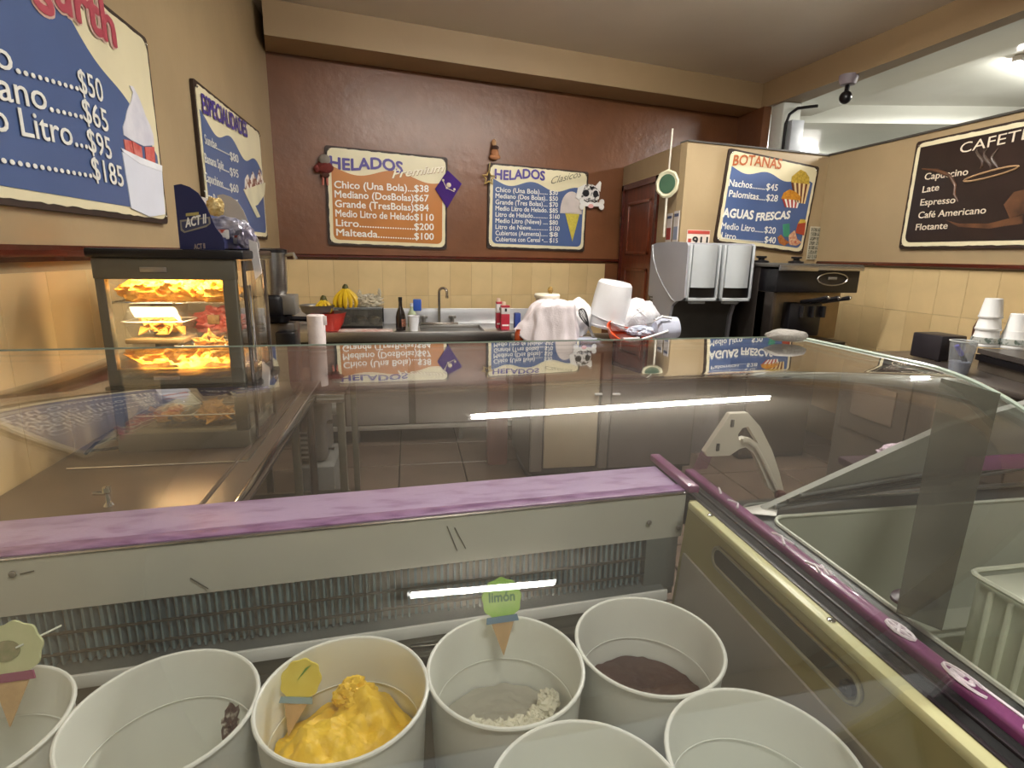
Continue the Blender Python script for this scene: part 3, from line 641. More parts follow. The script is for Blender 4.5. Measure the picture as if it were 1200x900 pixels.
# drip tray with a bright lip, dark gap and bottom rail behind the tubs
b = MB(); skbox(b, XL, .545, SY-.028, SY+.05, .748, .762, .002); part('drip_tray', b, mat('frosted_tray', '#8b928f', .3, .5, var=.12, scale=12), case)
b = MB(); skbox(b, XL, .545, SY-.034, SY-.027, .742, .768, .002); part('tray_lip', b, mat('bright_lip', '#f4f6f0', .25), case)
b = MB(); skbox(b, XL, .545, SY-.022, SY-.01, .60, .745); part('tray_support', b, mat('olive_metal', '#78776a', .35, .5, var=.15), case)
b = MB(); skbox(b, XL, .545, SY-.05, SY-.03, .70, .712, .002); part('hanging_rail', b, mat('rail_metal', '#8f8e80', .3, .8), case)
for px_ in (498, 345, 768):
    q = atz(px_, 748 if px_ < 600 else 708, .72); b = MB(); b.box(q.x-.03, q.x+.03, q.y-.02, q.y+.006, .716, .722, .002); part('bright_clip', b, M_chrome, case)
# liner: floor, front and end walls
b = MB(); b.box(XL, .60, .345, SY+.05, .585, .6); part('well_floor', b, M_liner, case)
b = MB(); b.box(XL, .66, .26, .345, 0, .73, .01); part('front_panel', b, M_case, case)
b = MB(); b.box(XL, .60, .30, .34, .6, .745, .004); part('front_liner', b, M_liner, case)
b = MB(); b.box(XL-.005, XL+.012, .34, 1.16, 0, .98, .004); part('end_wall', b, M_cream2, case)
b = MB(); b.box(XL, .60, .345, 1.0, .05, .58); part('base', b, M_case, case)
# right end wall, slanting out towards the top, with a recessed slot
def ew(y, z): return V3((.553+(z-.6)*.075, y, z))
EO = ew(0, .6); EU = V3((0, 1, 0)); EWv = V3((.075, 0, 1)).normalized(); EN = V3((-1, 0, .075)).normalized()
b = MB(); b.prism([(.335, 0), (1.02, 0), (1.02, .375), (.335, .375)], EO, EU, EWv, EN, -.02, 0); part('cream_end_wall', b, M_cream2, case, smooth=False)
slot = [(.52+.03+.02*math.cos(t), .318+.02*math.sin(t)) for t in [rad(90+i*15) for i in range(13)]]+[(.88+.02*math.cos(t), .318+.02*math.sin(t)) for t in [rad(-90+i*15) for i in range(13)]]
b = MB(); b.tube([EO+EU*u+EWv*v+EN*.002 for u, v in slot], .004, 8, closed=True); part('slot_rim', b, mat('slot_rim_metal', '#a9a68f', .3, .5), case)
b = MB(); b.prism(slot, EO, EU, EWv, EN, .0005, .0025); part('slot_plate', b, mat('slot_dark_metal', '#5d5847', .4, .4, var=.2, scale=15), case, smooth=False)
for u in (.548,):
    b = MB(); b.lathe([(0, 0), (.011, 0), (.011, .006), (.004, .008), (0, .006)], seg=16, M=Matrix.Translation(EO+EU*u+EWv*.318+EN*.003) @ EN.to_track_quat('Z', 'Y').to_matrix().to_4x4()); part('screw', b, M_black, case)
b = MB(); b.prism([(.345, .002), (1.0, .002), (1.0, .262), (.345, .262)], EO, EU, EWv, EN, .0008, .006); part('grey_lower_liner', b, mat('warm_grey_plastic', '#b0aa9f', .4, var=.05), case, smooth=False)
b = MB(); b.box(.566, .587, .31, 1.0, .966, .983, .005); part('yellow_rail', b, M_yrail, case)
for y in (.6, .93): 
    b = MB(); b.ball((.578, y, .984), (.006, .006, .002)); part('rail_screw', b, M_chrome, case)
b = MB(); b.box(.589, .645, .28, 1.16, .90, .972, .004); part('black_gasket', b, M_rubber, case)
b = MB(); b.box(.597, .605, .28, 1.12, .968, .975, .003); b.box(.622, .628, .28, 1.12, .968, .976, .003); part('gasket_ridge', b, mat('gasket_dark', '#241b22', .4), case)
b = MB(); b.box(.645, .670, .30, 1.17, .94, .984, .006, seg=3); plum = part('plum_rail', b, M_plum, case)
# white line-drawn emblems on the plum rail
M_dec = mat('white_decal', '#f0e6ee', .4)
dp = Plane((.6605, .25, .9842), (0, 1, 0), (-1, 0, 0), (0, 0, 1))
def decal(pts, r=.0024, closed=False):
    b_ = MB(); b_.tube([V3((.6575+dx*.9, y, .9845)) for dx, y in pts], r, 5, closed=closed); part('printed_emblem', b_, M_dec, plum)
def arc(cx, cy, rx, ry, a0, a1, n=12): return [(cx+rx*math.cos(rad(a0+(a1-a0)*i/n)), cy+ry*math.sin(rad(a0+(a1-a0)*i/n))) for i in range(n+1)]
decal(arc(0, .565, .010, .022, 0, 360), closed=False); decal([(-.009, .56), (.009, .575)]); decal([(.0, .545), (.0, .585)]); decal([(-.008, .575), (.008, .555)])
decal([(-.010, .712), (.0, .735), (.010, .712), (.006, .70)]); decal([(-.010, .745), (.004, .72)]); decal([(-.002, .70), (.010, .73)])
decal([(-.010, .80), (.008, .83), (-.004, .845)]); decal([(.010, .80), (.002, .84)])
decal(arc(0, .47, .010, .03, -30, 250)); decal(arc(0, .475, .004, .014, 0, 330)); decal([(.009, .455), (.011, .41)])
decal(arc(0, .372, .010, .03, -60, 240)); decal(arc(0, .375, .004, .012, 0, 300))
decal([(-.009, .95), (.006, .97), (-.006, .99)]); decal([(-.004, 1.02), (.01, 1.05)])
# far end of the rail: two plum flaps and the white hinge bracket under the glass
b = MB(); b.box(.585, .612, SY+.03, 1.24, .982, 1.0, .006); part('plum_end_cap', b, M_plum, case)
b = MB(); b.prism([(0, 0), (.04, 0), (.06, .055), (.03, .07)], V3((.665, 1.165, .98)), V3((1, .1, 0)).normalized(), ZUP, V3((0, 1, 0)), 0, .004); part('clear_flap', b, glass('clear_pink_flap', tint=(.85, .7, .8), film=.15, film_col=(.8, .5, .7)), case, smooth=False)
# bracket outline read off in its own plane (facing the viewer, y = 1.15)
M_brk = mat('off_white_cast_metal', '#cfc8b8', .4, var=.06, scale=10)
BY = 1.12
def bp(x, y): 
    q = aty(x, y, BY); return (q.x, q.z)
outl = [bp(*p) for p in ((826, 530), (856, 485), (877, 484), (891, 500), (905, 528), (913, 552), (919, 577), (920, 586), (913, 588), (908, 577), (901, 572), (893, 552), (884, 532), (875, 524), (867, 526), (855, 534), (829, 535))]
hole = [bp(*p) for p in ((877, 500), (889, 520), (882, 515), (873, 513), (866, 516), (865, 509), (870, 502))]
def plate_with_hole(mb, out, hol, y0, y1):
    t = bmesh.new()
    def loop(pts): 
        v = [t.verts.new((x, 0, z)) for x, z in pts]; return [t.edges.new((v[i], v[(i+1) % len(v)])) for i in range(len(v))]
    e_ = loop(out)+(loop(hol) if hol else [])
    r_ = bmesh.ops.triangle_fill(t, use_beauty=True, use_dissolve=False, edges=e_)
    fs = [f for f in t.faces]
    ex = bmesh.ops.extrude_face_region(t, geom=fs); 
    for v in [g_ for g_ in ex['geom'] if isinstance(g_, bmesh.types.BMVert)]: v.co.y = y1-y0
    for v in t.verts: v.co.y += y0
    mb.merge(t)
b = MB(); plate_with_hole(b, outl, hole, BY, BY+.016); brk = part('hinge_bracket', b, M_brk, case, smooth=False)
for q in ((858, 496), (841, 524)):
    c = aty(*q, BY); b = MB(); b.box(c.x-.004, c.x+.004, c.y-.003, c.y+.002, c.z-.009, c.z+.009, .001, M=None); part('bracket_slot', b, M_black, brk)
b = MB(); b.tube([V3((*[0]*0, bp(x, y)[0], BY-.004, bp(x, y)[1])) for x, y in ((868, 516), (876, 516), (884, 522), (893, 538), (902, 557), (909, 572))], .006, 8); part('bracket_rib', b, M_brk, brk)
c = aty(912, 581, BY); b = MB(); b.lathe([(0, 0), (.012, 0), (.014, .006), (.012, .014), (0, .014)], seg=20, M=Matrix.Translation(c+V3((0, -.001, .004))) @ Matrix.Rotation(rad(90), 4, 'X')); part('red_stopper', b, mat('dark_red_rubber', '#5a1f18', .5), brk)
# dark sheet between rail and pane, standing in for a reflected dark band
pa, pb_, pc, pd = V3((.685, .60, .984)), V3((.715, .555, .984)), V3((1.045, .80, 1.25)), V3((1.03, .905, 1.256))
b = MB(); nn = (pb_-pa).cross(pd-pa).normalized()*.003
for s in (0,): b._add([pa, pb_, pc, pd, pa+nn, pb_+nn, pc+nn, pd+nn], [(0, 1, 2, 3), (4, 7, 6, 5), (0, 4, 5, 1), (1, 5, 6, 2), (2, 6, 7, 3), (3, 7, 4, 0)])
part('dark_reflection_strip', b, glass('reflection_tint', tint=(.42, .42, .38), film=.3, film_col=(.2, .2, .16)), case, smooth=False)

# ------------------------------------------------------------------ second cabinet at the right, under the same pane
cab = thing('dipping_cabinet', 'grey freezer cabinet with an open well and frosted lid, right of the plum rail', 'freezer', (1.2, .7, 0))
M_gcol = mat('grey_collar', '#7d7f7c', .35, var=.06, scale=4)
X0, X1, Y0, Y1, ZR = .682, 1.9, .36, 1.06, .95
b = MB()
out = rrect(X0, Y0, X1, Y1, .05, 6); inn = rrect(X0+.05, Y0+.03, X1-.08, Y1-.10, .035, 6)
n = len(out)
vs = [(x, y, ZR-.004) for x, y in out]+[(x, y, ZR) for x, y in inn]+[(x, y, ZR-.06) for x, y in out]
f = [(i, (i+1) % n, n+(i+1) % n, n+i) for i in range(n)]+[(i, (i+1) % n, 2*n+(i+1) % n, 2*n+i) for i in range(n)]
b._add(vs, f); part('rim', b, mat('dark_grey_rim', '#4c4f4f', .3, var=.1), cab)
b = MB(); b.tube([(x, y, ZR+.003) for x, y in inn], .004, 6, closed=True); part('bright_bead', b, mat('pale_bead', '#d6dacb', .3), cab)
b = MB(); b.tube([(x, y, ZR+.0) for x, y in rrect(X0+.014, Y0+.02, X1-.02, Y1-.03, .045, 6)], .003, 6, closed=True); part('groove_bead', b, mat('pale_bead2', '#b5b9b2', .3, .3), cab)
b = MB(); vs = [(x, y, ZR) for x, y in inn]+[(x, y, .68) for x, y in inn]; b._add(vs, [(i, (i+1) % n, n+(i+1) % n, n+i) for i in range(n)]+[tuple(range(n, 2*n))]); part('well_liner', b, mat('pale_green_liner', '#b8bcac', .35, var=.08, scale=4), cab)
b = MB(); b.box(X0+.01, X1, Y0+.03, Y1-.02, 0, .66, .01); part('cabinet_body', b, mat('dark_plum_panel', '#2c1826', .35), cab)
# frosted lid raised at the back right, leaning over the well
LB = [V3((.735, .985, .957)), V3((1.56, 1.10, .957)), V3((1.62, .98, 1.235)), V3((1.095, .925, 1.15))]
b = MB(); u_ = V3((0, .012, .004)); b._add(LB+[p_+u_ for p_ in LB], [(0, 1, 2, 3), (4, 7, 6, 5), (0, 4, 5, 1), (1, 5, 6, 2), (2, 6, 7, 3), (3, 7, 4, 0)])
lid = part('frosted_lid', b, mat('frosted_grey', '#b4b6b0', .35, var=.08, scale=3), cab, smooth=False)
for k in range(3):
    f0 = .06+.07*k; a_ = LB[0].lerp(LB[3], f0); c_ = LB[1].lerp(LB[2], f0); b = MB(); b.tube([a_-u_*.3, c_-u_*.3], .004, 6); part('lid_ridge', b, M_dgrey if k % 2 else M_gcol, lid)
b = MB(); c_ = V3((1.55, .95, 1.06)); b.box(1.2, 1.7, .955, .965, 1.03, 1.065, .004); part('lid_plum_band', b, M_plum, lid)
# ribbed white box in the well
p = atz(1130, 640, .93)
g = thing('ribbed_container', 'white ribbed plastic food container inside the right-hand well', 'container', (1.2, .6, .68))
b = MB(); b.box(1.02, 1.5, .39, .76, .685, .92, .02); part('body', b, mat('milky_plastic', '#c9cdbb', .35, sss=.2), g)
for k in range(10):
    y = .41+k*.034; b = MB(); b.box(1.013, 1.024, y, y+.008, .70, .905, .003); part('rib', b, mat('milky_rib', '#dfe3d0', .35), g)
for k in range(12):
    x = 1.05+k*.036; b = MB(); b.box(x, x+.008, .384, .392, .70, .905, .003); part('rib', b, mat('milky_rib', '#dfe3d0', .35), g)
b = MB(); b.tube([V3((x, y, .92)) for x, y in rrect(1.015, .385, 1.505, .765, .02, 3)], .005, 6, closed=True); part('rolled_rim', b, mat('milky_rib', '#dfe3d0', .35), g)
b = MB(); b.box(.86, .95, .74, .80, .682, .72, .004); single('packet', b, mat('pale_packet', '#c4c8b4', .5), 'small pale packet on the floor of the right-hand well', 'packet')
b = MB(); b.lathe([(0, 0), (.035, .0), (.034, .004), (.012, .012), (0, .013)], (.735, .62, .986), 24, sy=.7); single('suction_cap', b, mat('dark_plum_rubber', '#3a1830', .4), 'dark round rubber cap beside the dark reflection strip on the plum rail', 'cap')
b = MB(); q = [atz(903, 589, 1.0), atz(948, 587, 1.0), atz(912, 604, 1.0)]
q = [V3((.70, 1.00, .955)), V3((.80, 1.02, .962)), V3((.745, .955, .958)), V3((.69, .975, .955))]
b.prism([(v.x, v.y) for v in q], V3((0, 0, .957)), V3((1, 0, 0)), V3((0, 1, 0)), V3((0, .05, 1)), 0, .0015); single('paper_scrap', b, mat('paper_white', '#ecebe4', .6), 'torn white paper corner below the hinge bracket', 'paper', smooth=False)

# ------------------------------------------------------------------ oval pad on the glass
p = atz(927, 403, ZT)+V3((0, .02, .004))
b = MB(); b.ball(p+V3((0, 0, .016)), (.057, .04, .016), 32, amp=.1); single('oval_pad', b, mat('grey_fluffy_pad', '#a9a49c', .85, bump=.5, bscale=120), 'grey oval pad lying on the far right corner of the counter glass', 'pad')

# ------------------------------------------------------------------ tubs
M_tub = mat('translucent_white_plastic', '#edefe8', .32, var=.03, scale=3, sss=.35)
def lumps(mb, items, amp=.35, fr=40, **kw):
    for c, r in items: mb.ball(c, r, 32, amp=amp, fr=fr, **kw)
ZB = .602
def tub(cx, cy, label, cat='tub', h=.263, r=.1192, group='white ice cream tubs in the display case'):
    t = thing('ice_cream_tub', label, cat, (cx, cy, ZB), group=group)
    pr = [(r*.86, 0), (r*.88, .004), (r*.965, h-.05), (r*.97, h-.045), (r*.975, h-.03), (r*.985, h-.006), (r*.995, h)]
    b_ = MB(); b_.shell(pr, (cx, cy, ZB), .0035, 56); part('wall', b_, M_tub, t)
    b_ = MB(); b_.tube([(cx+(r-.001)*math.cos(k/48*2*math.pi), cy+(r-.001)*math.sin(k/48*2*math.pi), ZB+h) for k in range(48)], .0032, 8, closed=True); part('rim', b_, M_tub, t)
    b_ = MB(); b_.tube([(cx+(r*.905)*math.cos(k/48*2*math.pi), cy+(r*.905)*math.sin(k/48*2*math.pi), ZB+h-.075) for k in range(48)], .0009, 6, closed=True); part('moulded_ring', b_, M_tub, t)
    return t
def fill(name, cx, cy, z, r, material, label, cat='ice cream', amp=.012, fn=None, seed=0, fine=1):
    """a served-from surface of ice cream: rough disc with thickness inside the tub"""
    bm_ = MB(); n_r, n_a = 26, 64; vs = []; fs = []
    for i in range(n_r+1):
        for k in range(n_a):
            rr = r*i/n_r; a = 2*math.pi*k/n_a; x = rr*math.cos(a); y = rr*math.sin(a)
            zz = z+(fn(x, y) if fn else 0)+amp*noise.noise(V3((x*45+seed, y*45, seed)))+amp*.5*fine*noise.noise(V3((x*130+seed, y*130, 3)))+amp*.25*fine*noise.noise(V3((x*300, y*300, seed)))
            vs.append((cx+x, cy+y, zz))
    for i in range(n_r):
        for k in range(n_a): k2 = (k+1) % n_a; fs.append((i*n_a+k, i*n_a+k2, (i+1)*n_a+k2, (i+1)*n_a+k))
    base = [(cx+r*.9*math.cos(2*math.pi*k/n_a), cy+r*.9*math.sin(2*math.pi*k/n_a), ZB+.006) for k in range(n_a)]
    o_ = len(vs); vs += base
    for k in range(n_a): k2 = (k+1) % n_a; fs.append((n_r*n_a+k, n_r*n_a+k2, o_+k2, o_+k))
    fs.append(tuple(range(o_, o_+n_a)))
    bm_._add(vs, fs); bmesh.ops.remove_doubles(bm_.bm, verts=bm_.bm.verts[:], dist=1e-6)
    return single(name, bm_, material, label, cat, base=(cx, cy, ZB+.006))
T1 = (-.585, .715); T2 = (-.343, .712); T3 = (-.105, .706); T4 = (.133, .723); T5 = (.374, .74)
tub(*T1, 'white tub at the far left edge holding a cream and magenta cone tag')
tub(*T2, 'large looking empty white tub between the left edge tub and the yellow ice cream')
tub(*T3, 'white tub holding bright yellow ice cream')
tub(*T4, 'white tub with the lime green cone tag and a few white scraps inside')
tub(*T5, 'white tub with brownish inside, rear row next to the cream end wall')
tub(.19, .487, 'front row white tub in the middle at the bottom edge of the photo')
tub(.425, .507, 'front row white tub nearest the cream end wall')
tub(-.06, .468, 'front row white tub in front of the yellow ice cream, only its rim showing', h=.232, r=.118)
M_mango = mat('mango_ice_cream', '#f5d244', .45, col2='#eabd2c', scale=14, bump=.3, bscale=70, sss=.15)
def mf(x, y):
    hgt = .0
    hgt += .034*math.exp(-((x+.01)**2/.006+(y-.0)**2/.005)); hgt += .05*math.exp(-((x-.025)**2/.0010+(y-.055)**2/.0012))
    hgt += .03*math.exp(-((x+.05)**2/.002+(y+.02)**2/.003)); hgt += .03*math.exp(-((x-.05)**2/.002+(y+.0)**2/.002)); return hgt
fill('mango_ice_cream', *T3, .757, .105, M_mango, 'rough heap of bright yellow ice cream in its tub', fn=mf, amp=.016, seed=3, fine=.35)
b = MB(); c = V3((T3[0]+.005, T3[1]+.065, .815))
for dx, dy, dz, r in ((0, 0, 0, .022), (.02, -.005, -.008, .018), (-.012, .0, -.012, .02), (.008, -.02, -.012, .02)): b.ball(c+V3((dx, dy, dz)), (r, r*.8, r*.8), 32, amp=.3, fr=22)
single('ice_cream_lump', b, M_mango, 'loose yellow ice cream lump standing on top of the yellow heap', 'ice cream')
M_van = mat('vanilla_ice_cream', '#e4e0cc', .5, var=.05, scale=20, bump=.3, bscale=80)
b = MB(); 
for i in range(34):
    a = rad(-130+i*3.6+random.uniform(-4, 4)); rr = .088+random.uniform(-.014, .006); hx = max(0, (i-16)/18)
    r = random.uniform(.007, .014); b.ball(V3((T4[0]+rr*math.cos(a)*(.95), T4[1]+.045+rr*math.sin(a)*.6, .752+hx*.035*random.random())), r, 12, amp=.7, fr=50)
single('vanilla_scraps', b, M_van, 'white crumbly ice cream left in the tub under the lime green tag', 'ice cream')
fill('vanilla_ice_cream', *T4, .74, .105, mat('greyish_cream', '#b7b3a5', .45, var=.04), 'thin greyish cream layer in the tub with the lime tag', amp=.006)
fill('cream_ice_cream', *T2, .66, .102, mat('pale_ice_cream', '#cfc9b4', .5, col2='#dcd6b8', scale=30), 'low pale ice cream remains in the large empty looking tub', amp=.02, seed=5)
fill('chocolate_ice_cream', *T5, .752, .105, mat('cocoa_ice_cream', '#4a322c', .4, col2='#5d4238', scale=12, bump=.2), 'smooth dark brown ice cream low in the tub by the end wall', amp=.005, seed=9)
fill('pistachio_ice_cream', .19, .487, .70, .102, mat('pale_cream_bottom', '#c7c8ac', .5, var=.05), 'pale cream layer in the middle front row tub', amp=.01, seed=2)
fill('coconut_ice_cream', .425, .507, .70, .102, mat('pale_cream_bottom2', '#b5b8a6', .5, var=.05), 'pale grey layer in the front row tub by the end wall', amp=.008, seed=12)
fill('lemon_ice_cream', -.06, .468, .68, .102, mat('pale_lemon', '#cfcba6', .5, var=.05), 'pale layer in the front tub before the yellow one', amp=.008, seed=13)
fill('guava_ice_cream', *T1, .66, .102, mat('pale_grey_cream', '#b9bdab', .5, var=.05), 'pale layer in the far left tub', amp=.012, seed=15)
# brown fruit piece stuck to the side of the big tub, frosty ring
b = MB(); c = atz(270, 846, .79)
b.ball(c, (.01, .022, .022), 20, amp=.6, fr=60); single('brown_crumb', b, mat('brown_crumb', '#5a4038', .6, col2='#c9c4b4', scale=60, thresh=(.5, .6)), 'brown and frosty crumb stuck inside the big empty looking tub', 'crumb')
# cone shaped flavour tags
def cone_tag(px0, name_label, scoop, ribbon, y, tip, wpx, lean=0, text=None, cone='#c9a777', leaf=False):
    tipp = aty(*tip, y); sc_ = wpx/F_PX*((tipp-EYEV).dot(FW)); hgt = sc_*1.95
    U_ = V3((math.cos(lean), 0, -math.sin(lean))); W_ = V3((math.sin(lean), .32, math.cos(lean))).normalized()
    N_ = U_.cross(W_).normalized(); N_ = -N_ if N_.y > 0 else N_
    q = Plane(tipp, U_, W_, N_); g_ = thing('flavour_tag', name_label, 'tag', tipp)
    patch(q, [(0, 0), (sc_*.30, hgt*.44), (-sc_*.30, hgt*.44)], mat('cone_card', cone, .6, var=.12, scale=60), g_, 'cone', 0, .003, px=False)
    pts = []
    for k in range(64):
        a_ = 2*math.pi*k/64; rr = 1+.04*math.sin(a_*9); pts.append((sc_*.5*math.cos(a_)*rr, hgt*.72+hgt*.27*math.sin(a_)*rr))
    patch(q, pts, scoop, g_, 'scoop', -.0005, .0035, px=False)
    patch(q, [(-sc_*.42, hgt*.42), (sc_*.42, hgt*.44), (sc_*.38, hgt*.52), (-sc_*.4, hgt*.5)], ribbon, g_, 'ribbon', .003, .0055, px=False)
    if text: lettering(q, text, (-sc_*.34, hgt*.70), (sc_*.34, hgt*.70), hgt*.12, mat('green_print', '#3a8a30', .5), g_, d=.0045, bold=.03, px=False)
    return g_, q, sc_, hgt
cone_tag(0, 'lime green cone shaped tag reading limon on the rear rim of a white tub', mat('lime_card', '#8fc848', .6, col2='#a9d860', scale=25), mat('blue_ribbon', '#5f86a0', .5), .80, (590, 768), 46, text='limón')
g_, q_, s_, h_ = cone_tag(0, 'cream cone shaped tag with a magenta ribbon at the left edge', mat('cream_card', '#d2d6a8', .6, col2='#c3cb9a', scale=25), mat('magenta_ribbon', '#93406a', .5), .74, (13, 851), 62)
patch(q_, ell(s_*-.1, h_*.72, s_*.25, h_*.1), mat('tag_leaf', '#7d8a5c', .6, col2='#a79a78', scale=80), g_, 'printed_fruit', .0035, .0055, px=False)
b = MB(); b.tube([q_.pt(s_*.1, h_*.75, .008), aty(72, 733, .80)], .0015, 6); part('clear_stick', b, mat('clear_stick', '#dfe6da', .15), g_)
# yellow tag inside the mango tub
g_, q_, s_, h_ = cone_tag(0, 'yellow cone shaped tag leaning inside the tub of yellow ice cream', mat('mango_card', '#dcc84a', .6, col2='#e6d765', scale=40), mat('pale_blue_ribbon', '#8fa9b4', .5), .735, (338, 862), 45, lean=rad(14))
patch(q_, [(-.005, h_*.72), (.004, h_*.86), (.009, h_*.93), (.002, h_*.88)], mat('tag_green', '#6f9a3a', .6), g_, 'printed_leaf', .0035, .0055, px=False)
def farther(root, k):
    """stand a finished machine farther back and make it that much larger, by scaling it about the camera"""
    root.location = EYEV+(root.location-EYEV)*k  # pushed back along the line of sight, meshes enlarged by the same factor
    for o in [c for c in root.children]+[d for c in root.children for d in c.children]: o.data.transform(Matrix.Scale(k, 4))
# ------------------------------------------------------------------ sink unit along the back wall
SKY = 4.28
sx0, sx1 = -.93, 1.16
sink = thing('sink_unit', 'long stainless sink unit with doors under the orange and blue boards', 'sink', (.2, 4.6, 0))
ZS = .892
bas = (aty(492, 380, 4.45).x, aty(566, 380, 4.45).x)
b = MB(); b.box(sx0, bas[0], SKY, 4.82, ZS-.015, ZS, .003); b.box(bas[1], sx1, SKY, 4.82, ZS-.015, ZS, .003); b.box(bas[0], bas[1], SKY, 4.33, ZS-.015, ZS, .002); b.box(bas[0], bas[1], 4.70, 4.82, ZS-.015, ZS, .002); part('worktop', b, M_steel, sink)
b = MB(); b.box(sx0, sx1, SKY-.012, SKY+.01, ZS-.07, ZS+.004, .005); part('front_edge', b, M_steel, sink)
b = MB(); b.box(bas[0], bas[1], 4.33, 4.345, ZS-.2, ZS-.01); b.box(bas[0], bas[1], 4.69, 4.705, ZS-.2, ZS-.01); b.box(bas[0]-.01, bas[0]+.005, 4.33, 4.70, ZS-.2, ZS-.01); b.box(bas[1]-.005, bas[1]+.01, 4.33, 4.70, ZS-.2, ZS-.01); b.box(bas[0], bas[1], 4.33, 4.70, ZS-.21, ZS-.2); part('basin', b, M_steelp, sink)
b = MB(); b.box(sx0, sx1, 4.80, 4.825, ZS, ZS+.125, .004); b.box(sx0, sx1, 4.80, 4.84, ZS+.118, ZS+.13, .004); part('backsplash', b, mat('pale_steel', '#d2d3d6', .35, .6, var=.06, scale=6), sink)
for (a, c) in ((406, 479), (487, 592), (596, 640)):
    xa, xc = aty(a, 480, SKY+.02).x, aty(c, 480, SKY+.02).x
    b = MB(); b.box(xa, xc, SKY+.008, SKY+.026, .165, ZS-.11, .004); d = part('door', b, mat('grey_door_steel', '#a19d98', .4, .5, var=.06, scale=2), sink)
b = MB(); b.box(sx0, sx1, SKY+.026, 4.8, .13, ZS-.02); part('carcass', b, M_dgrey, sink)
b = MB(); b.box(sx0, sx1, SKY+.004, SKY+.03, .12, .155, .003); part('bottom_rail', b, mat('pale_steel2', '#b9b6b0', .35, .6), sink)
for px_ in (420, 540, 630):
    x = aty(px_, 515, SKY+.1).x; b = MB(); b.tube([(x, SKY+.1, 0), (x, SKY+.1, .13)], .016, 10); part('leg', b, M_steel, sink)
# faucet
f0 = aty(515, 374, 4.74); tp = thing('faucet', 'tall curved chrome faucet with two cross knobs on the sink', 'faucet', (f0.x, 4.76, ZS))
M_bronze = mat('worn_chrome', '#a9a096', .2, .9)
b = MB(); R_ = .032; zt = aty(515, 342, 4.76).z
b.tube([(f0.x, 4.76, ZS+.015), (f0.x, 4.76, zt)]+[(f0.x+R_-R_*math.cos(rad(a)), 4.76-.02*(a/180), zt+R_*math.sin(rad(a))) for a in range(20, 181, 20)]+[(f0.x+2*R_, 4.74, zt-.03)], .011, 10); part('spout', b, M_bronze, tp)
b = MB(); b.lathe([(.012, 0), (.014, -.02), (.010, -.022)], (f0.x+2*R_, 4.74, zt-.03), 12); part('nozzle', b, M_bronze, tp)
b = MB(); b.box(f0.x-.16, f0.x+.16, 4.735, 4.785, ZS, ZS+.02, .008); part('base', b, M_bronze, tp)
for s in (-.13, .11):
    b = MB(); b.tube([(f0.x+s, 4.76, ZS+.02), (f0.x+s, 4.76, ZS+.05)], .016, 10); k = part('knob', b, M_steelp, tp)
    b = MB(); b.box(f0.x+s-.032, f0.x+s+.032, 4.75, 4.77, ZS+.05, ZS+.075, .005); b.box(f0.x+s-.01, f0.x+s+.01, 4.73, 4.79, ZS+.05, ZS+.075, .005); part('cross_handle', b, M_steelp, k)
# items on the sink
p = aty(470, 388, 4.4)
t = thing('dark_bottle', 'dark brown glass bottle left of the sink basin', 'bottle', (p.x, 4.4, ZS)); B_ = (p.x, 4.4, ZS)
b = MB(); b.lathe([(0, 0), (.036, 0), (.038, .02), (.038, .10), (.03, .14), (.015, .18), (.013, .24), (0, .24)], B_, 20); part('body', b, mat('dark_brown_glass', '#1e1210', .15, var=.1, coat=.5), t)
b = MB(); b.lathe([(.0385, .03), (.0392, .03), (.0392, .09), (.0385, .09)], B_, 20, a0=rad(-80), a1=rad(10)); part('label', b, mat('bottle_label', '#b8765c', .6, col2='#3c2620', scale=60), t)
b = MB(); b.lathe([(.0135, .22), (.0155, .222), (.0155, .255), (0, .257)], B_, 16); part('cap', b, M_black, t)
p = aty(483, 372, 4.6); t = thing('spray_bottle', 'clear spray bottle with a blue trigger top behind the white cup', 'bottle', (p.x, 4.6, ZS)); B_ = (p.x, 4.6, ZS)
b = MB(); b.lathe([(0, 0), (.035, 0), (.036, .03), (.036, .1), (.015, .15), (.014, .17), (0, .17)], B_, 18); part('body', b, mat('pale_green_plastic', '#b9c4a0', .25, var=.1), t)
b = MB(); b.box(p.x+.01, p.x+.075, 4.58, 4.62, ZS+.13, ZS+.225, .008); part('blue_top', b, mat('blue_plastic', '#2f55b0', .35), t)
b = MB(); b.lathe([(.016, .165), (.016, .19), (0, .195)], B_, 14); part('collar', b, M_wplast, t)
p = aty(485, 388, 4.36); t = thing('cup', 'white plastic cup beside the dark brown bottle', 'cup', (p.x, 4.36, ZS)); 
b = MB(); b.shell([(.032, 0), (.043, .115)], (p.x, 4.36, ZS), .003, 24); part('wall', b, M_wplast, t)
b = MB(); b.tube([(p.x+.043*math.cos(k*.35), 4.36+.043*math.sin(k*.35), ZS+.115) for k in range(18)], .004, 6, closed=True); part('rim', b, M_wplast, t)
M_carr = mat('carton_red', '#b3263a', .45, var=.08); M_carw = mat('carton_white', '#e6dfdc', .45)
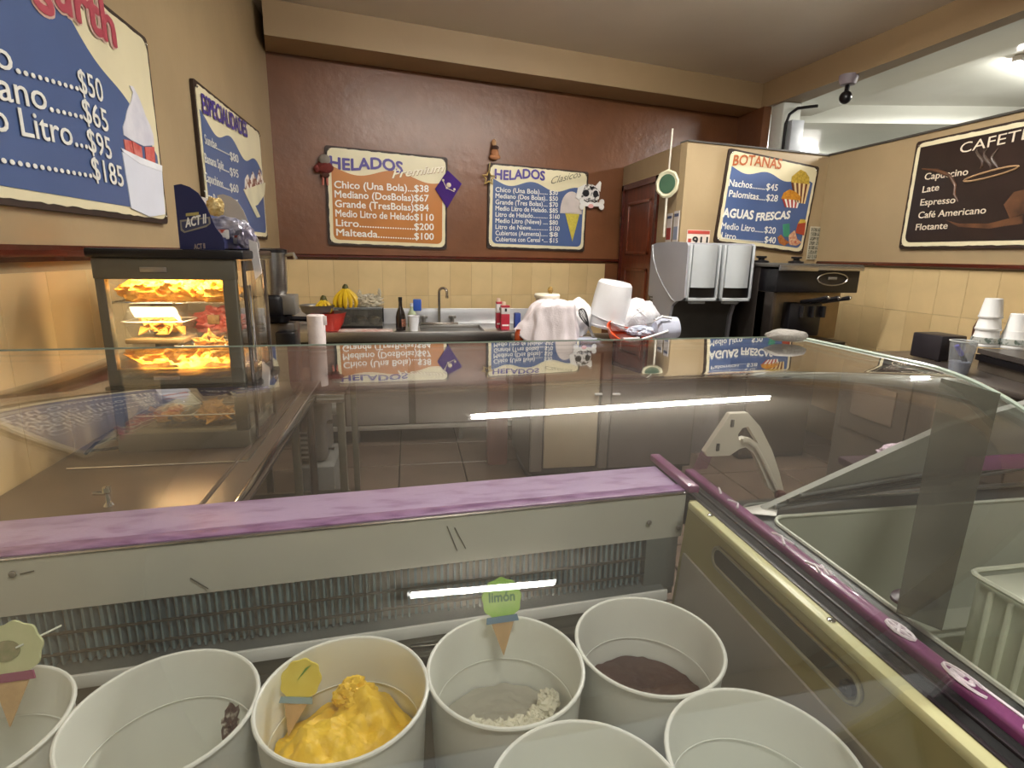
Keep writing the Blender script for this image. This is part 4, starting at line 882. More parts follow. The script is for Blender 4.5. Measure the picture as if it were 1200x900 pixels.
for (px_, w_, yy, lab, hh_) in ((585, .058, 4.52, 'rear red and white carton with a screw cap, behind the other carton', .225), (591.5, .068, 4.42, 'front red and white carton with a dark emblem, right of the sink basin', .205)):
    p = aty(px_, 386, yy); t = thing('milk_carton', lab, 'carton', (p.x, yy, ZS)); x0 = p.x-w_/2
    b = MB(); b.box(x0, x0+w_, yy-.03, yy+.03, ZS, ZS+.125, .003); part('lower_red', b, M_carr, t)
    b = MB(); b.box(x0, x0+w_, yy-.03, yy+.03, ZS+.125, ZS+hh_-.02, .003); part('upper_white', b, M_carw, t)
    b = MB(); b.box(x0, x0+w_, yy-.031, yy+.03, ZS+hh_-.03, ZS+hh_-.012, .003); part('red_top_band', b, M_carr, t)
    b = MB(); b.lathe([(0, hh_-.012), (.016, hh_-.012), (.015, hh_+.015), (0, hh_+.016)], (x0+w_*.35, yy, ZS), 14); part('screw_cap', b, mat('cream_cap', '#e0c9b4', .5), t)
    b = MB(); b.box(x0+w_*.4, x0+w_*.65, yy-.0325, yy-.030, ZS+.145, ZS+.17); part('emblem', b, M_black, t)
    b = MB(); b.box(x0+w_*.1, x0+w_*.9, yy-.0325, yy-.030, ZS+.03, ZS+.042); part('printed_line', b, M_carw, t)
p = aty(605, 386, 4.45); b = MB(); b.box(p.x-.02, p.x+.03, 4.42, 4.48, ZS, ZS+.13, .008); single('blue_packet', b, mat('blue_packet', '#2a3f86', .4), 'dark blue packet standing by the white cloth at the end of the sink', 'packet')

# left end of the unit: bowls, bananas, dark case
def bunch(c, L, n, lab, r=.017):
    g_ = thing('banana_bunch', lab, 'bananas', (c[0], c[1], c[2]-L))
    for row in range(2):
        for k in range(n-row):
            f_ = (k/(n-1-row)-.5)*2 if n-1-row else 0; pts = []; rs = []
            for j in range(9):
                t_ = j/8; bulge = math.sin(math.pi*.72*t_)
                pts.append(V3(c)+V3((f_*(.08*L+.42*L*bulge), -(.03+.22*L*bulge)*(1-2*row)*(1-.4*abs(f_)), -.02-L*.9*t_))); rs.append(r*(.45+.6*math.sin(math.pi*min(1, .12+t_*.8))**.7 if j < 8 else .3))
            b_ = MB(); b_.tube(pts, rs, 6); part('banana', b_, mat('banana_yellow', '#e6c122', .45, col2='#c9a018', scale=14), g_)
    b_ = MB(); b_.tube([V3(c)+V3((0, 0, -.035)), V3(c)+V3((0, .0, .0)), V3(c)+V3((.004, 0, .018))], [.03, .022, .012], 8); part('stem', b_, mat('banana_stem', '#4e4a16', .6), g_)
p = aty(384, 389, 4.42)
t = thing('red_bowl', 'red plastic basin holding a steel bowl, behind the white paper roll', 'bowl', (p.x, 4.45, ZS))
b = MB(); b.shell([(.09, 0), (.12, .06), (.14, .13), (.145, .135)], (p.x, 4.45, ZS), .004, 36); part('basin', b, mat('red_plastic', '#c63a2c', .35), t)
p2 = aty(372, 368, 4.45); t = thing('steel_bowl', 'dull steel bowl with fruit resting in the red basin', 'bowl', (p2.x, 4.45, ZS+.11))
b = MB(); b.shell([(.07, 0), (.11, .03), (.125, .075), (.13, .08)], (p2.x, 4.45, ZS+.11), .003, 32); part('bowl', b, M_steelp, t)
p = aty(379, 349, 4.45); bunch((p.x, 4.45, p.z), .105, 4, 'smaller bunch of ripe bananas in the steel bowl above the red basin', .0125)
b = MB(); c = aty(366, 362, 4.45); b.ball(c, (.045, .03, .022), 16, amp=.2); single('yellow_fruit', b, mat('mango_fruit', '#c8ac52', .5), 'pale yellow fruit lying in the steel bowl by the small bananas', 'fruit')
# dark lidded case
xa, xb = aty(394, 388, 4.5).x, aty(449, 388, 4.5).x
t = thing('glass_topping_case', 'low dark case with steel tubs of toppings under the large bananas', 'case', ((xa+xb)/2, 4.55, ZS))
b = MB(); b.box(xa, xb, 4.44, 4.70, ZS, ZS+.03, .005); part('base', b, M_black, t)
b = MB(); b.box(xa, xb, 4.44, 4.70, ZS+.155, ZS+.17, .003); part('lid', b, mat('grey_clear_lid', '#6c6f70', .2), t)
b = MB(); b.box(xa, xb, 4.43, 4.436, ZS+.03, ZS+.155); part('front_pane', b, glass('smoke_pane', tint=(.75, .75, .72), film=.1, film_col=(.5, .48, .42)), t)
b = MB(); b.box(xa, xb, 4.69, 4.70, ZS+.03, ZS+.155); part('back_panel', b, M_black, t)
for k in range(3):
    c = (xa+(xb-xa)*(.2+.3*k), 4.56, ZS+.03); b = MB(); b.shell([(.03, 0), (.05, .05)], c, .003, 20); part('tub', b, M_steelp if k else M_black, t)
    b = MB(); b.ball((c[0], c[1], ZS+.075), (.046, .046, .02), 16, amp=.3); part('topping', b, mat('topping_brown', '#7d6a4c', .6, col2='#c2b292', scale=60), t)
p = aty(405, 343, 4.5); bunch((p.x, 4.5, ZS+.17+.155), .16, 5, 'larger bunch of ripe bananas standing on the dark case', .0165)
b = MB(); c = aty(433, 364, 4.55); b.ball((c.x, 4.55, ZS+.21), (.095, .06, .05), 32, amp=.5, fr=50, zmin=ZS+.171); b.ball((c.x-.07, 4.55, ZS+.25), (.018, .018, .045), 12, amp=.6); b.ball((c.x+.08, 4.55, ZS+.26), (.012, .014, .05), 12, amp=.6)
single('plastic_bag', b, mat('crumpled_clear_bag', '#cfc8b4', .25, alpha=.55), 'crumpled clear plastic bag on the dark case right of the bananas', 'bag')
p = aty(397, 390, 4.33); p2 = aty(460, 390, 4.33)
b = MB(); b.box(p.x, p2.x, SKY+.02, 4.40, ZS, ZS+.012, .003); b.box(p.x+.02, p2.x-.12, SKY+.03, 4.39, ZS+.012, ZS+.016, .001); single('paper_tray', b, mat('tray_white', '#dcd5d0', .5, col2='#c79a90', scale=12), 'flat white tray with pinkish papers on the sink front edge', 'tray')

# ------------------------------------------------------------------ tall steel canister blender and gear in the left corner
ZT2 = .80
ty0, ty1 = 2.75, 3.45
tx0, tx1 = aty(343, 470, ty0).x, aty(403, 455, ty0).x
tx0 = -.90
tab = thing('work_table', 'small grey metal work table beyond the low steel counter on the left', 'table', (-.7, 3.1, 0))
b = MB(); b.box(tx0, tx1, ty0, ty1, ZT2-.03, ZT2, .005); part('top', b, M_darks, tab)
b = MB(); b.box(tx0, tx1, ty0-.012, ty0, ZT2-.04, ZT2+.002, .003); part('edge_strip', b, M_chrome, tab)
for (x, y) in ((aty(347, 520, ty0+.03).x, ty0+.03), (tx1-.025, ty0+.03), (tx1-.025, ty1-.03), (tx0+.03, ty1-.03)):
    b = MB(); b.box(x-.018, x+.018, y-.018, y+.018, 0, ZT2-.03, .003); part('leg', b, M_olive, tab)
b = MB(); b.box(tx0, tx1, ty0+.03, ty0+.05, .25, .28); part('crossbar', b, M_olive, tab)
# paper roll
p = aty(371, 390, 2.95)
t = thing('paper_towel_roll', 'white paper towel roll standing upright on the small work table', 'paper roll', (p.x, 2.95, ZT2)); zt = aty(371, 369, 2.95).z
b = MB(); b.lathe([(.016, 0), (.042, .002), (.043, zt-ZT2-.004), (.040, zt-ZT2), (.016, zt-ZT2), (.016, 0)], (p.x, 2.95, ZT2), 28, wob=lambda a, z: .03*math.exp(-((a-.3)**2)*20)); part('paper', b, mat('paper_towel', '#eadfdc', .8, bump=.2, bscale=80), t)
b = MB(); b.box(p.x+.03, p.x+.055, 2.93, 2.936, zt-.05, zt-.004, .001); part('loose_end', b, mat('paper_towel', '#eadfdc', .8), t)
# blender
yb_ = 3.05
pc_ = aty(322, 345, yb_); t = thing('blender', 'tall stainless steel blender jug on a black motor base in the left corner', 'blender', (pc_.x, yb_, ZT2))
z1 = aty(322, 296, yb_).z; z2 = aty(322, 345, yb_).z
b = MB(); b.lathe([(0, z2), (.055, z2), (.062, z2+.02), (.07, z1-.02), (.072, z1), (0, z1)], (pc_.x, yb_, 0), 28); jug = part('jug', b, M_steel, t)
b = MB(); b.lathe([(0, z1), (.074, z1), (.074, z1+.015), (.04, z1+.022), (0, z1+.022)], (pc_.x, yb_, 0), 28); part('lid', b, M_black, t)
b = MB(); b.tube([(pc_.x+.07, yb_-.02, z1-.01), (pc_.x+.11, yb_-.03, z1-.005), (pc_.x+.12, yb_-.03, z1-.03)], .01); part('spout', b, M_steel, jug)
z3 = aty(322, 375, yb_).z
b = MB(); b.box(pc_.x-.07, pc_.x+.045, yb_-.07, yb_+.07, z3, z2, .02); part('motor_base', b, M_black, t)
b = MB(); b.box(pc_.x+.02, pc_.x+.105, yb_-.05, yb_+.06, z3+.03, z2, .006); part('control_panel', b, M_steelp, t)
b = MB(); b.box(pc_.x-.07, pc_.x+.10, yb_-.07, yb_+.07, ZT2+.03, z3-.005, .012); b.box(pc_.x-.08, pc_.x+.1, yb_-.08, yb_+.07, ZT2, ZT2+.03, .006); part('stand', b, mat('dull_steel', '#77716b', .3, .8, var=.2), t)
p = aty(349, 373, 2.98); t = thing('frying_pan', 'dark pan with a thick black handle beside the steel blender', 'pan', (p.x-.02, 3.0, z3-.05))
b = MB(); b.tube([(p.x-.05, 2.98, p.z), (p.x+.03, 2.97, p.z-.002), (p.x+.075, 2.96, p.z-.004)], .013, 8); part('handle', b, M_black, t)
b = MB(); b.shell([(.06, 0), (.075, .03)], (p.x-.10, 2.98, p.z-.015), .003, 28); part('pan', b, M_black, t)
b = MB(); p = aty(337, 398, 2.9); b.box(p.x-.05, p.x+.045, 2.86, 2.96, ZT2, aty(337, 388, 2.9).z, .01); single('black_kettle_base', b, M_black, 'small black plastic base standing at the front of the work table', 'base')
# machine under the table: grey housing with louvres
p0 = aty(350, 545, 3.0); xm0, xm1 = aty(349, 520, 3.0).x, aty(383, 520, 3.0).x; zm0, zm1 = aty(365, 543, 3.0).z, aty(365, 477, 3.0).z
t = thing('compressor_unit', 'grey rounded machine with side louvres under the small work table', 'machine', ((xm0+xm1)/2, 3.1, 0))
b = MB(); b.box(xm0, xm1, 3.0, 3.3, zm0, zm1, .035, seg=3); hs = part('housing', b, mat('warm_grey_metal', '#6f6b66', .4, .3), t)
for k in range(6):
    z = zm0+.03+k*.028; b = MB(); b.box(xm0+.015, xm0+.085, 2.993, 3.002, z, z+.012, .002); part('louvre', b, mat('pale_louvre', '#aaa79f', .4, .3), hs)
b = MB(); b.box(xm0-.02, xm1+.04, 2.95, 3.35, 0, zm0-.005, .01); part('plinth', b, mat('plinth_grey', '#6a6965', .5), t)
for z in (zm0+.06, zm1-.10):
    b = MB(); b.tube([(xm1, 3.05, z), (xm1+.03, 3.05, z)], .012); part('fitting', b, M_chrome, t)
b = MB(); c = aty(390, 478, 3.3); b.tube([(c.x-.06, 3.3, c.z), (c.x+.045, 3.3, c.z)], .04, 18); single('white_canister', b, mat('offwhite_canister', '#cfcdc6', .5), 'off-white cylinder lying on the shelf under the sink end', 'canister')

# ------------------------------------------------------------------ low steel counter under the warmer
ZF = .885
fr = thing('steel_side_counter', 'low stainless counter along the left wall under the food warmer', 'counter', (-.7, 2.0, 0))
fx1 = -.428
M_wst = mat('warm_steel_top', '#7d6e60', .28, .7, var=.1, scale=5)
b = MB(); b.box(LX+.012, fx1, 1.285, 2.68, ZF-.03, ZF, .006); part('top', b, M_wst, fr)
b = MB(); b.box(fx1-.002, fx1+.010, 1.285, 2.68, ZF-.035, ZF+.003, .004); part('edge_trim', b, M_chrome, fr)
b = MB(); b.box(fx1-.05, fx1-.02, 1.30, 2.66, ZF-.09, ZF-.031, .004); part('apron', b, M_black, fr)
b = MB(); b.box(LX+.04, fx1-.04, 1.32, 2.62, .22, .245, .004); part('lower_shelf', b, M_dgrey, fr)
for (x, y) in ((fx1-.04, 1.32), (fx1-.04, 2.62), (LX+.05, 1.32), (LX+.05, 2.62)):
    b = MB(); b.tube([(x, y, 0), (x, y, ZF-.03)], .018, 10); part('leg', b, M_darks, fr)
b = MB(); b.tube([(-.93, 1.62, ZF+.003), (fx1-.04, 1.62, ZF+.003), (fx1-.04, 2.5, ZF+.003)], .0035, 6); part('seam', b, M_chrome, fr)
b = MB(); b.tube([(fx1-.07, 1.30, ZF+.002), (fx1-.07, 2.6, ZF+.002)], .006, 6); part('ridge', b, M_wst, fr)
p = atz(128, 592, ZF); t = thing('chrome_tap', 'small chrome knob tap standing on the low steel counter behind the purple ledge', 'tap', (p.x, p.y, ZF))
b = MB(); b.lathe([(0, 0), (.012, 0), (.006, .01), (.006, .03), (.011, .035), (.009, .046), (0, .048)], (p.x, p.y, ZF), 14); b.tube([(p.x, p.y, ZF+.03), (p.x-.03, p.y, ZF+.032)], .005); part('knob', b, M_chrome, t)

# ------------------------------------------------------------------ food warmer
WX0, WX1, WY0, WY1, WZ0, WZ1 = -.862, -.492, 1.75, 2.10, ZF, 1.478
wm = thing('food_warmer', 'glass front food warmer cabinet full of snack packs, left of the sink', 'warmer', (-.68, 1.92, ZF))
b = MB(); b.box(WX0-.008, WX1+.03, WY0-.012, WY1-.02, WZ1-.026, WZ1, .006); part('roof', b, M_black, wm)
b = MB(); b.box(WX0, WX1, WY0, WY0+.03, WZ1-.085, WZ1-.026, .004); part('top_band', b, M_olive, wm)
b = MB(); b.box(WX0, WX1, WY0, WY1, WZ0, WZ0+.055, .004); part('base', b, M_olive, wm)
b = MB(); b.box(-.74, -.67, WY0-.004, WY0, WZ1-.065, WZ1-.05, .002); part('name_plate', b, M_steel, wm)
for (x0, x1, y0, y1) in ((WX0, WX0+.03, WY0, WY0+.03), (WX1-.04, WX1, WY0, WY0+.03), (WX0, WX0+.03, WY1-.03, WY1), (WX1-.03, WX1, WY1-.03, WY1)):
    b = MB(); b.box(x0+.002, x1-.002, y0+.002, y1-.002, WZ0+.055, WZ1-.028, .003); part('corner_post', b, M_olive, wm)
M_cg = glass('warmer_glass', tint=(.97, .96, .93), film=.02)
b = MB(); b.box(WX0+.03, WX1-.04, WY0+.012, WY0+.016, WZ0+.055, WZ1-.085); part('front_pane', b, M_cg, wm)
b = MB(); b.box(WX1-.006, WX1-.002, WY0+.03, WY1-.03, WZ0+.055, WZ1-.026); part('side_pane', b, M_cg, wm)
b = MB(); b.box(WX0+.002, WX0+.006, WY0+.03, WY1-.03, WZ0+.055, WZ1-.026); part('side_pane', b, M_cg, wm)
b = MB(); b.box(WX0+.02, WX1-.02, WY1-.03, WY1-.02, WZ0+.055, WZ1-.026); part('back_wall', b, mat('warm_grey_back', '#8f8372', .4, .3), wm)
# open glazed side door, seen edge-on
b = MB(); b.box(WX1+.012, WX1+.02, WY1-.10, WY1-.07, WZ0+.02, WZ1-.03, .003); b.box(WX1+.012, WX1+.02, WY0+.02, WY0+.04, WZ0+.02, WZ1-.03, .003); b.box(WX1+.012, WX1+.02, WY0+.04, WY1-.1, WZ0+.02, WZ0+.04); b.box(WX1+.012, WX1+.02, WY0+.04, WY1-.1, WZ1-.06, WZ1-.03); dr = part('side_door', b, M_darks, wm)
b = MB(); b.box(WX1+.022, WX1+.03, WY0+.03, WY0+.045, WZ0+.1, WZ1-.1, .002); part('door_handle', b, M_chrome, dr)
SH = (1.325, 1.10)
for z in SH:
    b = MB(); 
    for k in range(14): y = WY0+.04+k*.022; b.tube([(WX0+.01, y, z), (WX1-.01, y, z)], .0018, 5)
    for x in (WX0+.015, WX1-.015, (WX0+WX1)/2): b.tube([(x, WY0+.03, z-.003), (x, WY1-.03, z-.003)], .003, 5)
    part('wire_shelf', b, M_chrome, wm, kind='stuff')
b = MB(); b.tube([(WX0+.06, 1.80, WZ1-.045), (WX1-.06, 1.80, WZ1-.045)], .008, 8); part('heat_lamp', b, mat('warm_lamp', '#ffb060', .5, emit=8, var=.01), wm)
area('warmer_lamp', (-.68, 1.80, WZ1-.06), 0, .26, .05, 1.7, (1, .76, .42), (0, .35, -1))
area('warmer_fill_low', (-.68, 1.79, SH[0]-.02), 0, .26, .04, .9, (1, .8, .48), (0, .35, -1))  # added fill under the upper shelf, no lamp fitted there
M_chip = mat('tortilla_chip', '#f2bc62', .6, col2='#e6a540', scale=30, bump=.2, bscale=120)
M_chipb = mat('cheese_snack', '#f6c34a', .5, col2='#f0a434', scale=26, bump=.6, bscale=90)
M_clear = glass('clear_clamshell', tint=(.95, .95, .94), f0=.08, film=.025, film_col=(.9, .88, .82))
def chips(mb, c, rx, ry, h, n, s=.022):
    for k in range(n):
        a_, r_ = random.uniform(0, 6.28), math.sqrt(random.random()); q_ = V3((c[0]+rx*r_*math.cos(a_), c[1]+ry*r_*math.sin(a_), c[2]+random.uniform(0, h)*(1-.5*r_)))
        Mx = Matrix.Translation(q_) @ Matrix.Rotation(random.uniform(0, 6.28), 4, 'Z') @ Matrix.Rotation(random.uniform(-1.1, 1.1), 4, 'X') @ Matrix.Rotation(random.uniform(-.6, .6), 4, 'Y')
        vs = []
        for zz in (0, .0015):
            for t_ in range(3):
                A_ = V3((math.cos(t_*2.094), math.sin(t_*2.094), 0))*s; B2 = V3((math.cos((t_+1)*2.094), math.sin((t_+1)*2.094), 0))*s
                vs += [(A_.x, A_.y, zz+.004), ((A_.x+B2.x)/2, (A_.y+B2.y)/2, zz)]
        mb._add(vs, [tuple(range(6)), tuple(range(6, 12))[::-1]]+[(i, (i+1) % 6, 6+(i+1) % 6, 6+i) for i in range(6)], Mx)
def clam(cx, cy, z, lab, w_=.15, d_=.12, h_=.075):
    g_ = thing('clamshell_pack', lab, 'snack pack', (cx, cy, z), group=None)
    b_ = MB(); q = lambda k, zz: [(cx+(u)*k, cy+(v)*k, zz) for u, v in rrect(-w_/2, -d_/2, w_/2, d_/2, .02, 4)]
    A, B2, C2 = q(.8, z+.001), q(1, z+h_*.5), q(.78, z+h_); n_ = len(A)
    b_._add(A+B2+C2, [tuple(range(n_))[::-1]]+[(i, (i+1) % n_, n_+(i+1) % n_, n_+i) for i in range(n_)]+[(n_+i, n_+(i+1) % n_, 2*n_+(i+1) % n_, 2*n_+i) for i in range(n_)]+[tuple(range(2*n_, 3*n_))])
    part('clear_shell', b_, M_clear, g_)
    b_ = MB(); b_.tube(q(1.01, z+h_*.5), .002, 5, closed=True); part('hinged_seam', b_, mat('seam_plastic', '#d8d2c2', .2), g_)
    b_ = MB(); chips(b_, (cx, cy, z+.012), w_*.33, d_*.33, h_*.72, 46); part('tortilla_chips', b_, M_chip, g_, kind='stuff', smooth=False)
xl, xr = WX0+.115, WX1-.125
clam(xl, 1.86, SH[1]+.12, 'clear pack of tortilla chips, upper left in the food warmer', .17, .13, .095)
clam(xl, 1.86, SH[1]+.012, 'clear pack of tortilla chips under the upper left one in the food warmer', .175, .13, .09)
clam(xr, 1.86, SH[1]+.055, 'clear pack of tortilla chips at the right, under the pink bag', .16, .13, .08)
b = MB(); b.box(xr-.08, xr+.08, 1.80, 1.92, SH[1]+.003, SH[1]+.05, .008); single('cardboard_snack_box', b, mat('brown_card', '#a98a5e', .7), 'brown snack box under the right chip pack in the warmer', 'box')  # plain brown card colour, also on the sheet below
b = MB(); b.box(xl-.08, xl+.08, 1.80, 1.92, SH[1]+.102, SH[1]+.117, .004); single('cardboard_sheet', b, mat('brown_card', '#a98a5e', .7), 'brown card between the two left chip packs in the warmer', 'card')
for k, (x, lab) in enumerate(((xl, 'clear chip pack at the bottom left of the warmer, seen through the counter glass'), (xr, 'clear chip pack at the bottom right of the warmer, seen through the counter glass'))):
    clam(x, 1.86, WZ0+.056, lab, .165, .14, .085)
for i, (x, rr, zz) in enumerate(((WX0+.085, .062, 0), (WX0+.185, .06, .01), (WX0+.285, .055, .0))):
    g_ = thing('cheese_snack_bag', ('orange snack bag at the left of the upper warmer shelf', 'middle orange snack bag on the upper warmer shelf', 'orange snack bag at the right of the upper warmer shelf')[i], 'snack bag', (x, 1.87, SH[0]))
    b = MB(); b.ball((x, 1.86, SH[0]+.03+zz*.5), (rr*1.15, .07, .036+zz), 32, amp=.3, fr=30, zmin=SH[0]+.003); part('bag', b, M_chipb, g_)
g_ = thing('pink_snack_bag', 'pinkish red snack bag standing behind the right chip pack in the warmer', 'snack bag', (xr, 1.95, SH[1]+.055))
b = MB(); b.ball((xr+.01, 1.96, SH[1]+.15), (.075, .03, .045), 32, amp=.35, fr=40); part('bag', b, mat('pink_bag', '#b05a55', .4, col2='#8a3a38', scale=20), g_)
b = MB(); b.box(xr-.02, xr+.015, 1.926, 1.929, SH[1]+.145, SH[1]+.175, .001); part('label', b, mat('label_tan', '#8a6c3c', .6, col2='#5e3c26', scale=80), g_)

# popcorn display box on the warmer
BZ = WZ1
def XZ(px, py, Y): q = aty(px, py, Y); return (q.x, q.z)
t = thing('display_box', 'dark blue cardboard counter box with curved sides lettered ACT II on the warmer', 'display box', (-.62, 1.95, BZ))
prof_px = [(211, 293), (203.5, 217), (212, 215.5), (222, 219), (232, 226), (240, 238), (246, 252), (252, 266), (260, 276), (263, 284), (263, 293)]
pr = [XZ(x, y, 1.78) for x, y in prof_px]; pr[0] = (pr[0][0], BZ); pr[-1] = (pr[-1][0], BZ)
M_navy = mat('navy_card', '#1c2250', .45, var=.08, scale=5); M_gcard = mat('grey_card', '#b9b2ac', .6)
b = MB(); b.prism(pr, V3((0, 1.78, 0)), V3((1, 0, 0)), ZUP, V3((0, 1, 0)), 0, .004); part('front_side', b, M_navy, t, smooth=False)
b = MB(); b.prism(pr, V3((.03, 2.05, 0)), V3((1, 0, 0)), ZUP, V3((0, 1, 0)), 0, .004); part('rear_side', b, M_gcard, t, smooth=False)
b = MB(); b.prism([(pr[0][0], BZ), (pr[1][0], pr[1][1]-.012), (pr[1][0]+.004, pr[1][1]-.012), (pr[0][0]+.004, BZ)], V3((0, 1.784, 0)), V3((1, 0, 0)), ZUP, V3((0, 1, 0)), 0, .266); part('back_card', b, M_gcard, t, smooth=False)
b = MB(); b.box(pr[-1][0]-.004, pr[-1][0], 1.784, 2.05, BZ, BZ+.035); part('front_lip', b, M_navy, t)
b = MB(); b.box(pr[0][0], pr[-1][0], 1.784, 2.05, BZ, BZ+.004); part('bottom', b, M_gcard, t)
q = Plane((pr[0][0], 1.78, BZ), (1, 0, 0), (0, 0, 1), (0, -1, 0))
patch(q, [(211, 258), (246, 254), (247, 262), (242, 266), (216, 273), (212, 270)], mat('emblem_grey', '#8a8578', .5), t, 'printed_emblem', .0005, .0015)
patch(q, [(213, 260), (244, 256), (245, 262), (241, 264), (217, 271), (214, 268)], mat('emblem_dark', '#3a3f5c', .5), t, 'printed_emblem_field', .0015, .0022)
lettering(q, 'ACT II', (218, 266.5), (243, 261), .024, M_wtext, t, d=.003, bold=.035, shear=.15)
patch(q, [(218, 250), (233, 248.5), (233, 252), (218, 253.5)], mat('emblem_gold', '#a89a5c', .5), t, 'printed_flash', .0005, .0015)
lettering(q, 'ACT II', (228, 292), (241, 291), .014, mat('dim_print', '#a4938a', .5), t, d=.002, bold=.03)
for k, (px_, py_, w_, cl, c2, lab) in enumerate(((252, 243, .025, '#b98f3e', '#e7d39a', 'gold popcorn packet at the back of the blue counter box'), (262, 266, .05, '#4d5276', '#c9c6d2', 'blue and silver popcorn packet on the left in the counter box'),
                                   (278, 272, .04, '#8b8ea6', '#dcdae2', 'silver printed popcorn packet in the middle of the counter box'), (290, 280, .025, '#c6bfca', '#6f6c8c', 'pale crumpled packet hanging at the right of the counter box'))):
    yy = (2.0, 1.83, 1.9, 1.86)[k]; c = aty(px_, py_, yy)
    g_ = thing('popcorn_packet', lab, 'packet', c)
    b = MB(); b.ball((c.x, yy, c.z), (w_, .022, (.03, .03, .035, .035)[k]), 32, amp=.3, fr=18, zmin=BZ+.005); part('foil', b, mat('foil_%s' % k, cl, .25, .3, col2=c2, scale=35), g_)
    if k in (1, 2): b = MB(); b.box(c.x-.02, c.x+.02, yy-.026, yy-.022, c.z-.035, c.z-.008, .003); part('printed_label', b, mat('label_white_red', '#e6e2de', .5, col2='#b8442e', scale=25, thresh=(.5, .55)), g_)
p = aty(298, 300, 1.85); b = MB(); b.prism([(0, 0), (.02, .02), (.012, .11), (-.012, .12)], V3((p.x, 1.84, p.z-.07)), V3((1, 0, 0)), ZUP, V3((0, 1, 0)), 0, .006); single('price_strip', b, mat('strip_white', '#dcd8d6', .5), 'white card strip hanging over the right edge of the warmer roof', 'card', smooth=False)
# cable loops on the freezer
b = MB(); b.tube([atz(100, 532, ZF+.01), atz(112, 520, ZF+.03), atz(130, 514, ZF+.03), atz(148, 514, ZF+.02), atz(150, 523, ZF+.01), atz(120, 527, ZF+.01), atz(104, 528, ZF+.01)], .005, 6); single('black_cable', b, M_black, 'black cable loop lying on the low steel counter left of the warmer', 'cable')

# ------------------------------------------------------------------ steel work cabinet with the drying pile
CY = 3.28; ZC = .928
cx0 = aty(622, 480, CY).x; cx1 = 1.855
wc = thing('steel_work_cabinet', 'wide grey steel work cabinet under the pile of washed bowls', 'cabinet', ((cx0+cx1)/2, 3.8, 0))
b = MB(); b.box(cx0-.02, cx1, CY-.02, 3.92, ZC-.03, ZC, .005); part('top', b, M_steelp, wc)
b = MB(); b.box(cx0, cx1, CY+.02, 3.9, .1, ZC-.03); part('carcass', b, mat('dark_inside', '#3c3838', .5), wc)
b = MB(); b.box(cx0+.03, cx1-.03, CY+.06, 3.87, 0, .1); part('plinth', b, M_black, wc)
M_beige = mat('beige_panel', '#b5a88f', .45, var=.05)
for (a, c, mm, z0, z1) in ((622, 636, M_steelp, .12, ZC-.04), (638, 700, M_beige, .14, ZC-.04), (703, 713.5, mat('taupe_panel', '#7f7974', .4), .12, ZC-.04), (715, 812, mat('grey_mauve_panel', '#7b7575', .4, .3, var=.05), .12, ZC-.04)):
    xa, xb = aty(a, 490, CY+.01).x, aty(c, 490, CY+.01).x; b = MB(); b.box(xa, min(xb, cx1), CY, CY+.02, z0, z1, .004); d = part('door', b, mm, wc)
    if a in (703, 715):
        hx = aty(699+3 if a == 703 else 723, 462, CY-.01); b = MB(); b.box(hx.x-.028, hx.x+.022, CY-.02, CY, hx.z-.006, hx.z+.006, .003); part('door_handle', b, M_wplast, d)
p = aty(660, 470, CY-.005)
b = MB(); p = aty(583, 462, CY+.5); b.box(p.x-.07, p.x+.07, CY+.45, CY+.55, 0, p.z+.09, .01); single('brown_crate', b, mat('reddish_brown_crate', '#6e4a44', .5, col2='#8a5c56', scale=5), 'reddish brown crate standing between the sink and the steel cabinet', 'crate')
# cardboard box, towel draped over it
PY = 3.48
def pz(px, py, y=PY): return aty(px, py, y)
a, c = pz(616, 400), pz(650, 400); zt = pz(630, 372).z
b = MB(); b.box(a.x+.02, a.x+.24, PY-.08, PY+.10, ZC, zt-.02, .004); single('cardboard_box', b, mat('cardboard', '#b08d66', .7, var=.08), 'small tan cardboard box under the draped white towel', 'box', smooth=False)
b = MB(); p = pz(608, 398, PY-.05); b.lathe([(0, 0), (.028, 0), (.03, .02), (.028, .07), (.018, .085), (.018, .095), (0, .097)], (p.x, p.y, ZC), 18); single('amber_jar', b, mat('amber_sauce', '#9a3a12', .2, var=.1, coat=.5), 'small amber red sauce jar at the left foot of the towel', 'jar')
b = MB(); top = pz(650, 351)
na_, nr_ = 120, 30; vs = []; fs = []
cxm, cym = pz(647, 370).x, PY; zt = top.z
def sm(a_, c_, w_):
    d_ = (a_-c_+math.pi) % (2*math.pi)-math.pi; return math.exp(-(d_/w_)**2)
for i in range(nr_+1):
    f_ = i/nr_
    for k in range(na_):
        a_ = 2*math.pi*k/na_
        ca, sa = math.cos(a_), math.sin(a_)
        sq = (abs(ca)**3+abs(sa)**3)**(-1/3)
        base_r = .118*sq*(1+.06*noise.noise(V3((ca*2, sa*2, 4))))
        fold = .6*math.sin(a_*5+.9)+.5*math.sin(a_*9+2.2)+.35*math.sin(a_*14+1)
        left = sm(a_, math.pi*1.03, .55)
        if f_ < .42:
            g0 = f_/.42; r_ = base_r*g0; z_ = zt-.03*g0**3-.05*left*g0**2+.012*noise.noise(V3((r_*22*ca, r_*22*sa, 1)))+.006*noise.noise(V3((r_*60*ca, r_*60*sa, 2)))
        else:
            g2 = (f_-.42)/.58; drop = (.27+.04*noise.noise(V3((ca*1.5, sa*1.5, 7))))*(1-.60*left)
            r_ = base_r+(.018+.022*fold)*g2**.8+.085*left*g2+.008*noise.noise(V3((ca*5, sa*5, g2*4))); z_ = zt-.03-.05*left-drop*g2+.006*fold*g2
        vs.append((cxm+1.22*r_*ca, cym+r_*sa*.95, max(z_, ZC+.004)))
